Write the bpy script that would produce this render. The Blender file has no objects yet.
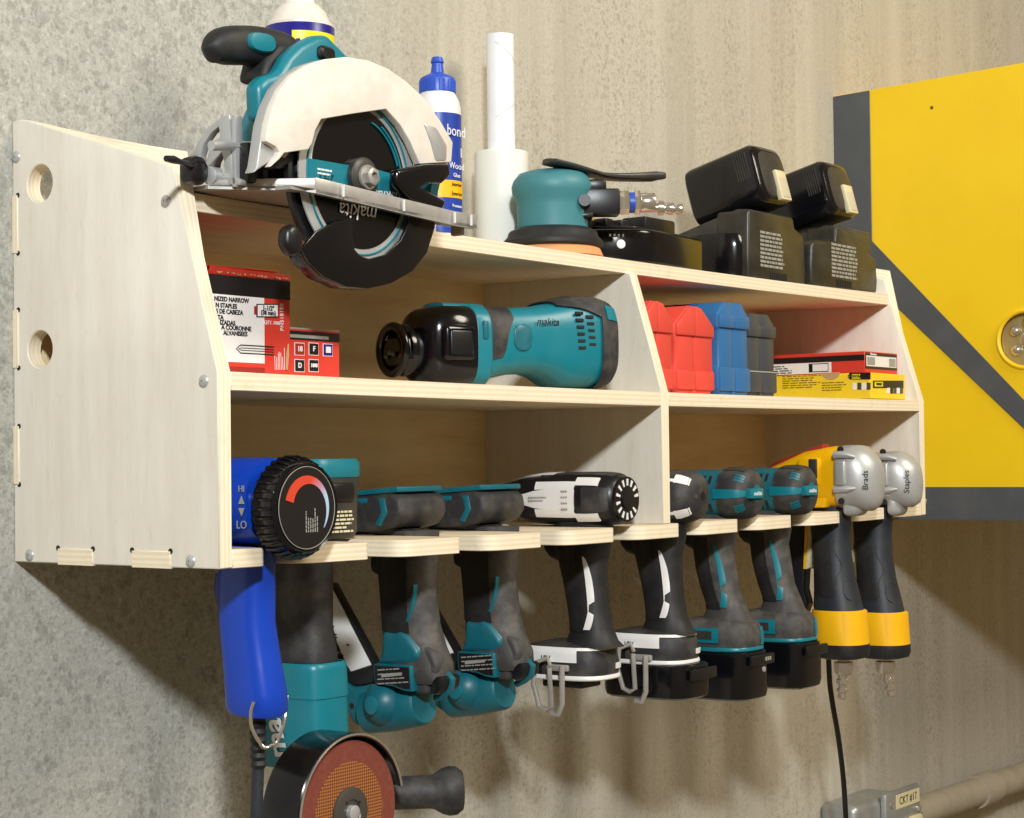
import bpy, bmesh, math, random
from mathutils import Vector, Matrix
PI = math.pi
random.seed(4)
SC = bpy.context.scene
COL = SC.collection

# ------------------------------------------------------------------ camera
CF, CX, CY, CZ, YAW, PIT, ROL = 1882.0, -1.27424, -1.57523, 0.1028, 0.939, 0.02554, -0.01191
FW = Vector((math.sin(YAW)*math.cos(PIT), math.cos(YAW)*math.cos(PIT), math.sin(PIT)))
_r = Vector((math.cos(YAW), -math.sin(YAW), 0)); _u = _r.cross(FW)
RT = _r*math.cos(ROL) + _u*math.sin(ROL); UP = -_r*math.sin(ROL) + _u*math.cos(ROL)
CAM = Vector((CX, CY, CZ))
cd = bpy.data.cameras.new('camera'); co = bpy.data.objects.new('camera', cd); COL.objects.link(co)
cd.sensor_fit = 'HORIZONTAL'; cd.sensor_width = 36.0; cd.lens = CF/1024*36.0; cd.clip_start = 0.05; cd.clip_end = 60
m3 = Matrix((RT, UP, -FW)).transposed()
co.matrix_world = Matrix.Translation(CAM) @ m3.to_4x4()
SC.camera = co

def at(px, py, X=None, Y=None, Z=None):
    """the point of the place seen at a pixel of the photograph, on a known plane"""
    d = FW + RT*((px-512)/CF) - UP*((py-409)/CF)
    t = (X-CX)/d.x if X is not None else (Y-CY)/d.y if Y is not None else (Z-CZ)/d.z
    return CAM + d*t

# ------------------------------------------------------------------ light and exposure
def lin(c):
    if isinstance(c, str): c = [int(c[i:i+2], 16)/255 for i in (0, 2, 4)]
    return tuple((x/12.92 if x <= .04045 else ((x+.055)/1.055)**2.4) for x in c) + (1.0,)
w = bpy.data.worlds.new('world'); SC.world = w; w.use_nodes = True
bgn = w.node_tree.nodes['Background']; bgn.inputs[0].default_value = (1.0, .74, .42, 1); bgn.inputs[1].default_value = 0.180
def lamp(name, loc, target, power, size, col):
    ld = bpy.data.lights.new(name, 'AREA'); ld.shape = 'DISK'; ld.size = size; ld.energy = power; ld.color = col
    o = bpy.data.objects.new(name, ld); COL.objects.link(o); o.location = loc
    o.rotation_euler = (Vector(target)-Vector(loc)).to_track_quat('-Z', 'Y').to_euler()
    return o
lamp('garage_lamp_key', (-2.40, -2.77, 1.78), (.6, -.1, .2), 128, .30, (.93, .975, 1.0))
lamp('garage_lamp_warm', (1.30, -3.0, 2.5), (1.3, -.1, .2), 80, 1.5, (1.0, .92, .78))
SC.view_settings.view_transform = 'Standard'; SC.view_settings.look = 'None'
SC.view_settings.exposure = 0.33; SC.view_settings.gamma = 1.0; SC.view_settings.use_curve_mapping = False

# ------------------------------------------------------------------ materials
class NT:
    def __init__(s, name):
        s.m = bpy.data.materials.new(name); s.m.use_nodes = True; s.t = s.m.node_tree
        s.b = s.t.nodes['Principled BSDF']; s.tc = None
    def n(s, typ, **kw):
        n = s.t.nodes.new(typ)
        for k, v in kw.items():
            if k.startswith('i_'): n.inputs[k[2:].replace('_', ' ')].default_value = v
            else: setattr(n, k, v)
        return n
    def l(s, a, b): s.t.links.new(a, b)
    def coord(s):
        if not s.tc: s.tc = s.n('ShaderNodeTexCoord')
        return s.tc.outputs['Object']
    def mapped(s, sc=(1, 1, 1)):
        mp = s.n('ShaderNodeMapping'); mp.inputs['Scale'].default_value = sc; s.l(s.coord(), mp.inputs['Vector']); return mp.outputs[0]
    def noise(s, scale, sc=(1, 1, 1), detail=4, rough=.6):
        n = s.n('ShaderNodeTexNoise'); n.inputs['Scale'].default_value = scale; n.inputs['Detail'].default_value = detail
        n.inputs['Roughness'].default_value = rough; s.l(s.mapped(sc), n.inputs['Vector']); return n.outputs['Fac']
    def ramp(s, fac, stops, interp='LINEAR'):
        r = s.n('ShaderNodeValToRGB'); r.color_ramp.interpolation = interp
        e = r.color_ramp.elements
        while len(e) < len(stops): e.new(.5)
        for x, (p, c) in zip(e, stops): x.position = p; x.color = c if len(c) == 4 else tuple(c)+(1,)
        s.l(fac, r.inputs[0]); return r.outputs[0]
    def mix(s, fac, a, b, mode='MIX'):
        n = s.n('ShaderNodeMix', data_type='RGBA', blend_type=mode)
        for sock, v in ((n.inputs[0], fac), (n.inputs[6], a), (n.inputs[7], b)):
            if hasattr(v, 'links'): s.l(v, sock)
            else: sock.default_value = v
        return n.outputs[2]
    def math(s, op, a, b=0.0):
        n = s.n('ShaderNodeMath', operation=op)
        for sock, v in ((n.inputs[0], a), (n.inputs[1], b)):
            if hasattr(v, 'links'): s.l(v, sock)
            else: sock.default_value = v
        return n.outputs[0]
    def bump(s, h, strength=.2, dist=.001):
        n = s.n('ShaderNodeBump'); n.inputs['Strength'].default_value = strength; n.inputs['Distance'].default_value = dist
        s.l(h, n.inputs['Height']); s.l(n.outputs[0], s.b.inputs['Normal'])
    def base(s, c):
        if hasattr(c, 'links'): s.l(c, s.b.inputs['Base Color'])
        else: s.b.inputs['Base Color'].default_value = c

def plastic(name, col, rough=.4, metal=0.0, dust=None, dscale=28, damt=.5, bump=.08, bscale=300, coat=0):
    k = NT(name); c = lin(col)
    if dust:
        f = k.ramp(k.noise(dscale, detail=6), [(.45, (0, 0, 0, 1)), (.75, (damt, damt, damt, 1))])
        k.base(k.mix(f, c, lin(dust)))
    else:
        f = k.noise(40, detail=3)
        k.base(k.mix(f, tuple(x*.92 for x in c[:3])+(1,), tuple(min(1, x*1.07) for x in c[:3])+(1,)))
    k.b.inputs['Roughness'].default_value = rough; k.b.inputs['Metallic'].default_value = metal
    if coat: k.b.inputs['Coat Weight'].default_value = coat
    if bump: k.bump(k.noise(bscale, detail=2), bump, .0004)
    return k.m

def wood_face(name, c1, c2, grain=(9, 9, 1.2)):
    k = NT(name)
    a = k.noise(5, grain, 6, .65)
    b = k.noise(42, (grain[0]/3, grain[1]/3, grain[2]), 3, .6)
    col = k.mix(k.ramp(a, [(.35, (0, 0, 0, 1)), (.7, (1, 1, 1, 1))]), lin(c1), lin(c2))
    fleck = k.ramp(b, [(.60, (0, 0, 0, 1)), (.78, (.22, .22, .22, 1))])
    k.base(k.mix(fleck, col, lin('b89468')))
    k.b.inputs['Roughness'].default_value = .55; k.bump(b, .06, .0005)
    return k.m
def ply_edge(name, axis, t):
    k = NT(name); sp = k.n('ShaderNodeSeparateXYZ'); k.l(k.coord(), sp.inputs[0])
    z = k.math('MULTIPLY', sp.outputs[axis], 6.5/t)
    wob = k.math('MULTIPLY', k.noise(3, (3, 3, 3), 2), .5)
    fr = k.math('PINGPONG', k.math('ADD', z, wob), 1.0)
    n = k.noise(60, (1, 1, 1), 4)
    st = k.mix(k.ramp(fr, [(.25, (0, 0, 0, 1)), (.8, (1, 1, 1, 1))]), lin('f0e4cc'), lin('e6d6b6'))
    k.base(k.mix(k.ramp(n, [(.55, (0, 0, 0, 1)), (.8, (.22, .22, .22, 1))]), st, lin('b8966a')))
    k.b.inputs['Roughness'].default_value = .65; k.bump(fr, .08, .0006)
    return k.m

M = {}
M['ply'] = wood_face('plywood face', 'e3ddd0', 'd8d0c0')
M['ply_shelf'] = wood_face('plywood shelf face', 'e4d4b8', 'd6c3a2', (1.2, 9, 9))
M['ply_back'] = wood_face('plywood back face', 'f0d9aa', 'e2c48c', (1.2, 9, 9))
M['edge_x'] = ply_edge('plywood edge laid upright', 0, .018)
M['edge_y'] = ply_edge('plywood edge of the back', 1, .012)
M['edge_z'] = ply_edge('plywood edge laid flat', 2, .018)
M['teal'] = plastic('teal plastic', '0a7584', .36, dust='4f8288', damt=.2)
M['teal_dusty'] = plastic('dusty teal plastic', '07606e', .42, dust='52787c', damt=.28)
M['teal_matte'] = plastic('grey teal enamel', '3f7f87', .5)
M['black'] = plastic('black plastic', '141417', .36)
M['black_gloss'] = plastic('glossy black plastic', '0d0d11', .16, bump=.02)
M['rubber'] = plastic('black rubber', '17181a', .58, dust='4d4842', damt=.3, bump=.25, bscale=500)
M['rubber_dusty'] = plastic('dusty grey rubber', '28282a', .6, dust='6e6860', damt=.5, bump=.2, bscale=400)
M['rubber_grey'] = plastic('dust-greyed rubber', '3c3a39', .62, dust='857d74', damt=.55, bump=.2, bscale=400)
M['recess'] = plastic('greyed cream plastic', 'c9c0a6', .5)
M['rubber_blue'] = plastic('dark slate rubber', '222830', .52, dust='48484a', damt=.25, bump=.2, bscale=400)
M['charcoal'] = plastic('charcoal plastic', '33322f', .42, dust='5c5547', damt=.35)
M['olive'] = plastic('dusty black charger plastic', '25241f', .38, dust='5b5444', damt=.4, dscale=18)
M['white'] = plastic('white plastic', 'e9e7e4', .38)
M['offwhite'] = plastic('off-white painted metal', 'e2dace', .4, dust='a99f92', damt=.25, dscale=60)
M['silver'] = plastic('brushed silver metal', 'c2c2c0', .34, .45)
M['cast'] = plastic('cast aluminium', 'b4b5b4', .40, .35, bump=.12, bscale=250)
M['steel'] = plastic('worn steel', 'b0aca6', .38, .4, dust='7c766e', damt=.4, dscale=50)
M['dark_steel'] = plastic('dark steel', '5a5650', .4, .5)
M['chrome'] = plastic('bright nickel', 'd6d0c6', .20, .85, bump=0)
M['brass'] = plastic('brass', 'b9aa7c', .34, .5)
M['blue'] = plastic('blue plastic', '0f3fb0', .28)
M['navy'] = plastic('navy label', '1c1a78', .3, bump=0)
M['label_blue'] = plastic('blue label', '1f3f9c', .35, bump=0)
M['cap_blue'] = plastic('blue bottle cap', '2a50b8', .4)
M['yellow'] = plastic('yellow plastic', 'f2b705', .35)
M['yellow_band'] = plastic('yellow rubber band', 'f5b90c', .45)
M['yellow_label'] = plastic('lemon yellow label', 'ecdc1c', .4, bump=0)
M['yellow_paint'] = plastic('yellow painted steel', 'f6ce16', .42, dust='edc010', damt=.6, dscale=6, bump=.05, bscale=90)
M['grey_paint'] = plastic('slate grey painted steel', '4c5056', .5, dust='6a6c6e', damt=.35, dscale=14)
M['red'] = plastic('red plastic', 'dc4a3e', .45)
M['red_card'] = plastic('red printed card', 'd23a2c', .5, bump=.03)
M['red_dark'] = plastic('deep red print', '9c2a24', .45, bump=0)
M['case_blue'] = plastic('steel blue plastic', '2c699f', .42)
M['case_grey'] = plastic('dark grey plastic', '40444a', .42)
M['white_card'] = plastic('white printed card', 'e8e4e2', .5, bump=.02)
M['black_card'] = plastic('black print', '1a1718', .4, bump=0)
M['yellow_card'] = plastic('yellow printed card', 'eecb28', .5, bump=.03)
M['kraft'] = plastic('brown card', 'b99466', .7)
M['ink'] = plastic('black ink', '1b1a1c', .6, bump=0)
M['ink_white'] = plastic('white ink', 'e6e6e6', .6, bump=0)
M['ink_grey'] = plastic('grey ink', '9a9890', .6, bump=0)
M['ink_brown'] = plastic('olive ink', '6a5a10', .6, bump=0)
M['cream'] = plastic('cream plastic', 'd9cfa8', .4)
M['tube_white'] = plastic('white card tube', 'eceef2', .45, bump=.03)
M['sand_pad'] = plastic('orange abrasive paper', 'e09a63', .8)
M['disc_red'] = plastic('red-brown abrasive', '743628', .85, dust='94523a', damt=.4, dscale=220, bump=.6, bscale=900)
M['disc_mesh'] = None
k = NT('gold fibre mesh on abrasive'); wv = k.n('ShaderNodeTexChecker'); wv.inputs['Scale'].default_value = 420
mp = k.n('ShaderNodeMapping'); mp.inputs['Rotation'].default_value = (0, PI/4, 0); k.l(k.coord(), mp.inputs[0]); k.l(mp.outputs[0], wv.inputs['Vector'])
wv.inputs['Color1'].default_value = lin('a5682f'); wv.inputs['Color2'].default_value = lin('63301f'); k.base(wv.outputs[0]); k.b.inputs['Roughness'].default_value = .7
M['disc_mesh'] = k.m
M['galv'] = plastic('galvanised steel', 'a3a7a6', .4, .6, dust='d0d0ca', damt=.4, dscale=40)
M['conduit'] = plastic('painted conduit', 'a89f8c', .55, dust='7d7466', damt=.4, dscale=20)
k = NT('clear wrap film'); k.base(lin('e8eae4')); k.b.inputs['Roughness'].default_value = .22
k.b.inputs['Coat Weight'].default_value = .6; k.bump(k.noise(30, (1, 1, 6), 3), .15, .001)
M['film'] = k.m
k = NT('heat scale print'); sp = k.n('ShaderNodeSeparateXYZ'); k.l(k.coord(), sp.inputs[0])
f = k.math('MULTIPLY_ADD', sp.outputs[2], 14.0); f.node.inputs[2].default_value = -.30
f2 = k.math('SUBTRACT', f, k.math('MULTIPLY', sp.outputs[0], 14.0))
k.base(k.ramp(f2, [(.0, lin('a9c4de')), (.22, lin('b98aa4')), (.5, lin('d2452c')), (1, lin('d2452c'))])); k.b.inputs['Roughness'].default_value = .4
M['heat_print'] = k.m

# concrete wall: exposed grey aggregate to the left, smoother board-marked warm concrete to the right
k = NT('concrete wall'); sp = k.n('ShaderNodeSeparateXYZ'); k.l(k.coord(), sp.inputs[0])
big = k.noise(1.6, (1, 1, 1), 5)
edge = k.math('ADD', sp.outputs[0], k.math('MULTIPLY', k.noise(3, (1, 1, .3), 3), .5))
side = k.ramp(edge, [(.0, (0, 0, 0, 1)), (1, (1, 1, 1, 1))])
side.node.color_ramp.elements[0].position = .72; side.node.color_ramp.elements[1].position = 1.0
grey = k.mix(k.ramp(big, [(.3, (0, 0, 0, 1)), (.7, (1, 1, 1, 1))]), lin('a9a9a1'), lin('b6b5ac'))
def spots(scale, lo, hi, warp=.03):
    v = k.n('ShaderNodeTexVoronoi'); v.inputs['Scale'].default_value = scale
    nz = k.n('ShaderNodeTexNoise'); nz.inputs['Scale'].default_value = scale*1.6; nz.inputs['Detail'].default_value = 3
    k.l(k.coord(), nz.inputs['Vector'])
    ad = k.n('ShaderNodeVectorMath', operation='MULTIPLY_ADD'); ad.inputs[1].default_value = (warp,)*3
    k.l(nz.outputs['Color'], ad.inputs[0]); k.l(k.coord(), ad.inputs[2]); k.l(ad.outputs[0], v.inputs['Vector'])
    thr = k.n('ShaderNodeSeparateXYZ'); k.l(v.outputs['Color'], thr.inputs[0])
    d = k.math('SUBTRACT', v.outputs['Distance'], k.math('MULTIPLY', thr.outputs[0], .34))
    return k.ramp(d, [(lo, (1, 1, 1, 1)), (hi, (0, 0, 0, 1))])
s1 = spots(33, .10, .16, .035); s2 = spots(70, .09, .14, .02); s3 = spots(95, .08, .2, .014); s4 = spots(150, .09, .16, .01)
grain = k.noise(300, (1, 1, 1), 4, .7); grain2 = k.noise(130, (1, 1, 1), 5, .75)
g2 = k.mix(k.math('MULTIPLY', s1, .42), grey, lin('898880'))
g2 = k.mix(k.math('MULTIPLY', s2, .42), g2, lin('7b7a72'))
g2 = k.mix(k.math('MULTIPLY', s4, .40), g2, lin('7b7a72'))
g2 = k.mix(k.ramp(grain2, [(.52, (0, 0, 0, 1)), (.64, (.55, .55, .55, 1))]), g2, lin('cfcec4'))
g2 = k.mix(k.ramp(grain, [(.36, (.5, .5, .5, 1)), (.50, (0, 0, 0, 1))]), g2, lin('8a8981'))
fine = k.noise(150, (1, 1, 1), 5, .7)
g2 = k.mix(k.ramp(fine, [(.35, (.22, .22, .22, 1)), (.6, (0, 0, 0, 1))]), g2, lin('7f7d74'))
g2 = k.mix(k.ramp(k.noise(95, (1, 1, 1), 4), [(.52, (0, 0, 0, 1)), (.70, (.5, .5, .5, 1))]), g2, lin('cbcac0'))
warm = k.mix(k.ramp(k.noise(4, (2.6, 1, .18), 5), [(.35, (0, 0, 0, 1)), (.65, (1, 1, 1, 1))]), lin('b0aa9a'), lin('bfb9aa'))
streak = k.noise(26, (2.4, 1, .04), 4)
warm = k.mix(k.ramp(streak, [(.45, (0, 0, 0, 1)), (.75, (.35, .35, .35, 1))]), warm, lin('ccc8bd'))
patchy = k.ramp(k.noise(4.5, (1.6, 1, .5), 3), [(.40, (0, 0, 0, 1)), (.62, (1, 1, 1, 1))])
warm = k.mix(k.math('MULTIPLY', k.math('MULTIPLY', s3, patchy), .38), warm, lin('847d6d'))
warm = k.mix(k.math('MULTIPLY', k.math('MULTIPLY', s4, patchy), .40), warm, lin('887f6e'))
warm = k.mix(k.ramp(grain, [(.36, (.35, .35, .35, 1)), (.50, (0, 0, 0, 1))]), warm, lin('968e7e'))
warm = k.mix(k.ramp(grain2, [(.55, (0, 0, 0, 1)), (.68, (.4, .4, .4, 1))]), warm, lin('d6d1c4'))
warm = k.mix(k.ramp(fine, [(.28, (.30, .30, .30, 1)), (.46, (0, 0, 0, 1))]), warm, lin('8b8373'))
k.base(k.mix(side, g2, warm)); k.b.inputs['Roughness'].default_value = .8
k.bump(k.math('ADD', fine, s1), .25, .0015)
M['concrete'] = k.m

# ------------------------------------------------------------------ mesh tools
def spow(x, p): return math.copysign(abs(x)**p, x)
class B:
    """collects shapes into one mesh"""
    def __init__(s): s.bm = bmesh.new()
    def box(s, lo, hi, bev=0, seg=2, rot=None, piv=None):
        t = bmesh.new(); bmesh.ops.create_cube(t, size=1)
        lo, hi = Vector(lo), Vector(hi); c = (lo+hi)/2; d = hi-lo
        for v in t.verts: v.co = Vector((v.co.x*d.x, v.co.y*d.y, v.co.z*d.z)) + c
        if bev: bmesh.ops.bevel(t, geom=list(t.edges), offset=bev, segments=seg, profile=.5, affect='EDGES')
        if rot:
            R = rot if isinstance(rot, Matrix) else Matrix.Rotation(rot[1], 4, rot[0]); p = Vector(piv) if piv else c
            for v in t.verts: v.co = R @ (v.co-p) + p
        return s.join(t)
    def join(s, t):
        me = bpy.data.meshes.new('t'); bmesh.ops.recalc_face_normals(t, faces=list(t.faces)); t.to_mesh(me); t.free()
        s.bm.from_mesh(me); bpy.data.meshes.remove(me); return s
    def plate(s, A, Bb, holesA=(), holesB=(), bev=0, seg=2):
        """solid between outline A and matching outline Bb (3-D points), with matching holes"""
        t = bmesh.new(); rims = []
        for side in ((A,)+tuple(holesA), (Bb,)+tuple(holesB)):
            es = []
            for loop in side:
                vs = [t.verts.new(p) for p in loop]; rims.append(vs)
                es += [t.edges.new((vs[i], vs[(i+1) % len(vs)])) for i in range(len(vs))]
            if len(side) == 1: t.faces.new(rims[-1])
            else: bmesh.ops.triangle_fill(t, use_beauty=True, use_dissolve=False, edges=es)
        n = len(rims)//2
        for i in range(n):
            a, b = rims[i], rims[i+n]
            for j in range(len(a)):
                q = (j+1) % len(a); t.faces.new((a[j], a[q], b[q], b[j]))
        bmesh.ops.recalc_face_normals(t, faces=list(t.faces))
        if bev:
            ge = [e for e in t.edges if len(e.link_faces) == 2 and e.calc_face_angle() > .5]
            bmesh.ops.bevel(t, geom=ge, offset=bev, segments=seg, profile=.5, affect='EDGES', clamp_overlap=True)
        return s.join(t)
    def prism(s, pts, d, bev=0, seg=2, holes=()):
        """outline of 3-D points pushed along vector d"""
        d = Vector(d); P = [Vector(p) for p in pts]; H = [[Vector(p) for p in h] for h in holes]
        return s.plate(P, [p+d for p in P], H, [[p+d for p in h] for h in H], bev, seg)
    def loft(s, secs, n=28, cap=True):
        t = bmesh.new(); rings = []
        for sec in secs: rings.append([t.verts.new(sp(sec, 2*PI*i/n)) for i in range(n)])
        for a, b in zip(rings, rings[1:]):
            for i in range(n): t.faces.new((a[i], a[(i+1) % n], b[(i+1) % n], b[i]))
        if cap: t.faces.new(rings[0]); t.faces.new(rings[-1])
        return s.join(t)
    def tube(s, pts, r, n=12, cap=True):
        pts = [Vector(p) for p in pts]; rs = r if isinstance(r, (list, tuple)) else [r]*len(pts); secs = []
        u = None
        for i, p in enumerate(pts):
            d = (pts[min(i+1, len(pts)-1)]-pts[max(i-1, 0)]).normalized()
            if u is None: u = d.orthogonal().normalized()
            u = (u - d*u.dot(d)).normalized(); v = d.cross(u)
            secs.append((p, u, v, rs[i], rs[i], 2))
        return s.loft(secs, n, cap)
    def lathe(s, prof, o, axis=(0, 0, 1), n=32, cap=True):
        ax = Vector(axis).normalized(); u = ax.orthogonal().normalized(); v = ax.cross(u); o = Vector(o)
        return s.loft([(o+ax*z, u, v, max(r, .0002), max(r, .0002), 2) for r, z in prof], n, cap)
    def ring(s, o, axis, R, r, n=40, m=10):
        ax = Vector(axis).normalized(); u = ax.orthogonal().normalized(); v = ax.cross(u); o = Vector(o); t = bmesh.new(); rs = []
        for i in range(n):
            a = 2*PI*i/n; d = u*math.cos(a)+v*math.sin(a)
            rs.append([t.verts.new(o+d*(R+r*math.cos(2*PI*j/m))+ax*(r*math.sin(2*PI*j/m))) for j in range(m)])
        for i in range(n):
            for j in range(m): t.faces.new((rs[i][j], rs[(i+1) % n][j], rs[(i+1) % n][(j+1) % m], rs[i][(j+1) % m]))
        return s.join(t)
    def sphere(s, o, r, sc=(1, 1, 1), n=20):
        t = bmesh.new(); bmesh.ops.create_uvsphere(t, u_segments=n, v_segments=n//2+2, radius=1)
        for v in t.verts: v.co = Vector((v.co.x*r*sc[0], v.co.y*r*sc[1], v.co.z*r*sc[2]))+Vector(o)
        return s.join(t)
    def patch(s, secs, t0, t1, a0, a1, off=.001, nt=10, na=10, thick=.0015):
        """a curved panel lying on a lofted body: t along the sections, a the angle (numbers or functions of t)"""
        t = bmesh.new(); G = []
        for e in (off, off-thick):
            g = []
            for i in range(nt+1):
                q = t0+(t1-t0)*i/nt; sec = lerp_sec(secs, q)
                lo = a0(q) if callable(a0) else a0; hi = a1(q) if callable(a1) else a1
                sec = sec[:3]+(sec[3]+e, sec[4]+e, sec[5])
                g.append([t.verts.new(sp(sec, lo+(hi-lo)*j/na)) for j in range(na+1)])
            G.append(g)
        for g in G:
            for i in range(nt):
                for j in range(na): t.faces.new((g[i][j], g[i+1][j], g[i+1][j+1], g[i][j+1]))
        a, b = G
        for i in range(nt):
            t.faces.new((a[i][0], a[i+1][0], b[i+1][0], b[i][0])); t.faces.new((a[i][na], a[i+1][na], b[i+1][na], b[i][na]))
        for j in range(na):
            t.faces.new((a[0][j], a[0][j+1], b[0][j+1], b[0][j])); t.faces.new((a[nt][j], a[nt][j+1], b[nt][j+1], b[nt][j]))
        return s.join(t)
    def move(s, mat):
        for v in s.bm.verts: v.co = mat @ v.co
        return s
def sp(sec, a):
    c, u, v, ra, rb, n = sec
    return Vector(c)+Vector(u)*(ra*spow(math.cos(a), 2/n))+Vector(v)*(rb*spow(math.sin(a), 2/n))
def lerp_sec(secs, q):
    q = min(max(q, 0), len(secs)-1.0001); i = int(q); f = q-i; A, C = secs[i], secs[i+1]
    L = lambda a, b: Vector(a)*(1-f)+Vector(b)*f
    return (L(A[0], C[0]), L(A[1], C[1]), L(A[2], C[2]), A[3]*(1-f)+C[3]*f, A[4]*(1-f)+C[4]*f, A[5]*(1-f)+C[5]*f)
def smooth_path(pts, k=6):
    """Catmull-Rom through points (tuples of any length)"""
    out = []; P = [tuple(p) for p in pts]; n = len(P)
    for i in range(n-1):
        a, b, c, d = P[max(i-1, 0)], P[i], P[i+1], P[min(i+2, n-1)]
        for j in range(k):
            t = j/k; out.append(tuple(.5*(2*b[q]+(c[q]-a[q])*t+(2*a[q]-5*b[q]+4*c[q]-d[q])*t*t+(3*b[q]-a[q]-3*c[q]+d[q])*t**3) for q in range(len(b))))
    out.append(P[-1]); return out
def circ(o, u, v, r, n=28, r2=None): return [Vector(o)+Vector(u)*(r*math.cos(2*PI*i/n))+Vector(v)*((r2 or r)*math.sin(2*PI*i/n)) for i in range(n)]

def obj(name, b, mat, parent=None, angle=38, world=True, slots=None):
    bm = b.bm
    if parent is not None and world: bm.transform(WM(parent).inverted())
    for e in bm.edges:
        e.smooth = not (len(e.link_faces) == 2 and e.calc_face_angle() > math.radians(angle))
    for f in bm.faces: f.smooth = True
    me = bpy.data.meshes.new(name); mats = mat if isinstance(mat, (list, tuple)) else [mat]
    for m in mats: me.materials.append(M[m] if isinstance(m, str) else m)
    if slots:
        bm.normal_update()
        for f in bm.faces: f.material_index = slots(f)
    bm.to_mesh(me); bm.free()
    o = bpy.data.objects.new(name, me); COL.objects.link(o)
    if parent is not None: o.parent = parent
    return o
def WM(o):
    m = o.matrix_basis.copy()
    return WM(o.parent) @ m if o.parent else m
def tag(o, label, cat, group=None):
    o['label'] = label; o['category'] = cat
    if group: o['group'] = group
    return o
def thing(name, label, cat, loc=(0, 0, 0), rot=(0, 0, 0), group=None):
    o = bpy.data.objects.new(name, None); COL.objects.link(o); o.empty_display_size = .05
    o.location = loc; o.rotation_euler = rot
    return tag(o, label, cat, group)
def struct(o): o['kind'] = 'structure'; return o
def lettering(txt, pos, right, up, size, mat, parent, ext=.0002, align='CENTER', name='lettering', shear=0, bold=0, sx=1.0):
    cu = bpy.data.curves.new('txt', 'FONT'); cu.body = txt; cu.size = size; cu.extrude = ext; cu.align_x = align; cu.align_y = 'CENTER'
    cu.resolution_u = 3; cu.shear = shear; cu.offset = bold
    t = bpy.data.objects.new('txt', cu); COL.objects.link(t)
    me = bpy.data.meshes.new_from_object(t.evaluated_get(bpy.context.evaluated_depsgraph_get()))
    bpy.data.objects.remove(t); bpy.data.curves.remove(cu)
    b = B(); b.bm.from_mesh(me); bpy.data.meshes.remove(me)
    r = Vector(right).normalized(); u = Vector(up); u = (u-r*u.dot(r)).normalized(); n = r.cross(u)
    mt = Matrix((r*sx, u, n)).transposed().to_4x4(); mt.translation = Vector(pos)
    b.bm.transform(mt)
    return obj(name, b, mat, parent)
def bars(b, pos, right, up, wd, rows, pitch, h, n, rag=.3, seed=1, th=.0003):
    """lines of small print as thin bars"""
    rr = random.Random(seed); r = Vector(right).normalized(); u = Vector(up).normalized(); nn = Vector(n)*th
    for i in range(rows):
        x = 0; L = wd*(1-rag*rr.random())
        while x < L:
            q = min(L-x, wd*(.06+.16*rr.random())); p = Vector(pos)+r*x-u*(pitch*i)
            b.prism([p, p+r*q, p+r*q+u*h, p+u*h], nn); x += q+wd*.03
    return b
X, Y, Z = Vector((1, 0, 0)), Vector((0, 1, 0)), Vector((0, 0, 1))
# ------------------------------------------------------------------ the setting
b = B(); b.box((-2.4, 0, -1.3), (5.2, .12, 2.2)); struct(obj('wall_back', b, 'concrete'))

# ------------------------------------------------------------------ the plywood tool rack
T, D, W, XD = .018, .2973, 1.617, .7985
ZK, ZT, DT, ZM = .1875, .3648, .2442, .1879
ST, SM, SB = .0056, .0036, .0042
def fy(z): return -D if z <= ZK else -(D+(DT-D)*(z-ZK)/(ZT-ZK))
def sag(x, s): return s*(1-((x-.8085)/.8085)**2)
def ztop(x): return ZT-sag(x, ST)
def rest(f, x0, x1): return max(f(x0), f(x1))+.0010       # a thing rests on the higher of its two ends
def zmid(x): return ZM-sag(x, SM)
def zbot(x): return T-sag(x, SB)
rack = thing('tool_rack', 'wall-mounted plywood tool rack with two shelves and a slotted bottom board holding hanging tools', 'tool rack', (0, 0, 0))
def panel_slots(f): return 0 if abs(f.normal.x) > .7 else 1
def side_panel(x0, holes, chamfer, lab=None):
    prof = [(0, 0), (-D, 0), (-D, ZK), (fy(.30), .30), (-.2385, .388)] + [(y, z) for y, z in ((-.19, .404), (-.12, .427), (-.06, .4465), (-.025, .458), (-.012, .460), (0, .460))]
    lift = {(-.2385, .388): (-.2415, .4055), (-.19, .404): (-.19, .4165), (-.12, .427): (-.12, .433), (-.06, .4465): (-.06, .4485)} if chamfer else {}
    A = [(x0, y, z) for y, z in prof]; Bb = [(x0+T, *lift.get(p, p)) for p in prof]
    hA = [circ((x0, y, z), Y, Z, r) for y, z, r in holes]; hB = [circ((x0+T, y, z), Y, Z, r) for y, z, r in holes]
    b = B(); b.plate(A, Bb, hA, hB, bev=.0012, seg=1)
    return obj('side_panel', b, ['ply', 'edge_x'], rack, slots=panel_slots)
lp = side_panel(0, [(-.0425, .3905, .0195), (-.0415, .2195, .019)], True)
rp = side_panel(W-T, [], True)
def screw(y, z, par, x=0, s=-1, r=.0062):
    b = B(); b.lathe([(r, -.001), (r, .0008), (r*.8, .0022), (r*.45, .003)], (x, y, z), (s, 0, 0), 18)
    for a in (0, PI/2):
        c = Vector((x+s*.0031, y, z)); d = Vector((0, math.cos(a+.4), math.sin(a+.4))); e = Vector((0, -d.z, d.y))
        b.prism([c-d*r*.4-e*.0006, c+d*r*.4-e*.0006, c+d*r*.4+e*.0006, c-d*r*.4+e*.0006], (s*.0004, 0, 0))
    obj('screw', b, 'silver', par)
for px, py in ((16.5, 157), (166, 201), (204, 381), (30, 555), (191, 561)): 
    p = at(px, py, X=0); screw(p.y, p.z, lp)
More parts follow.
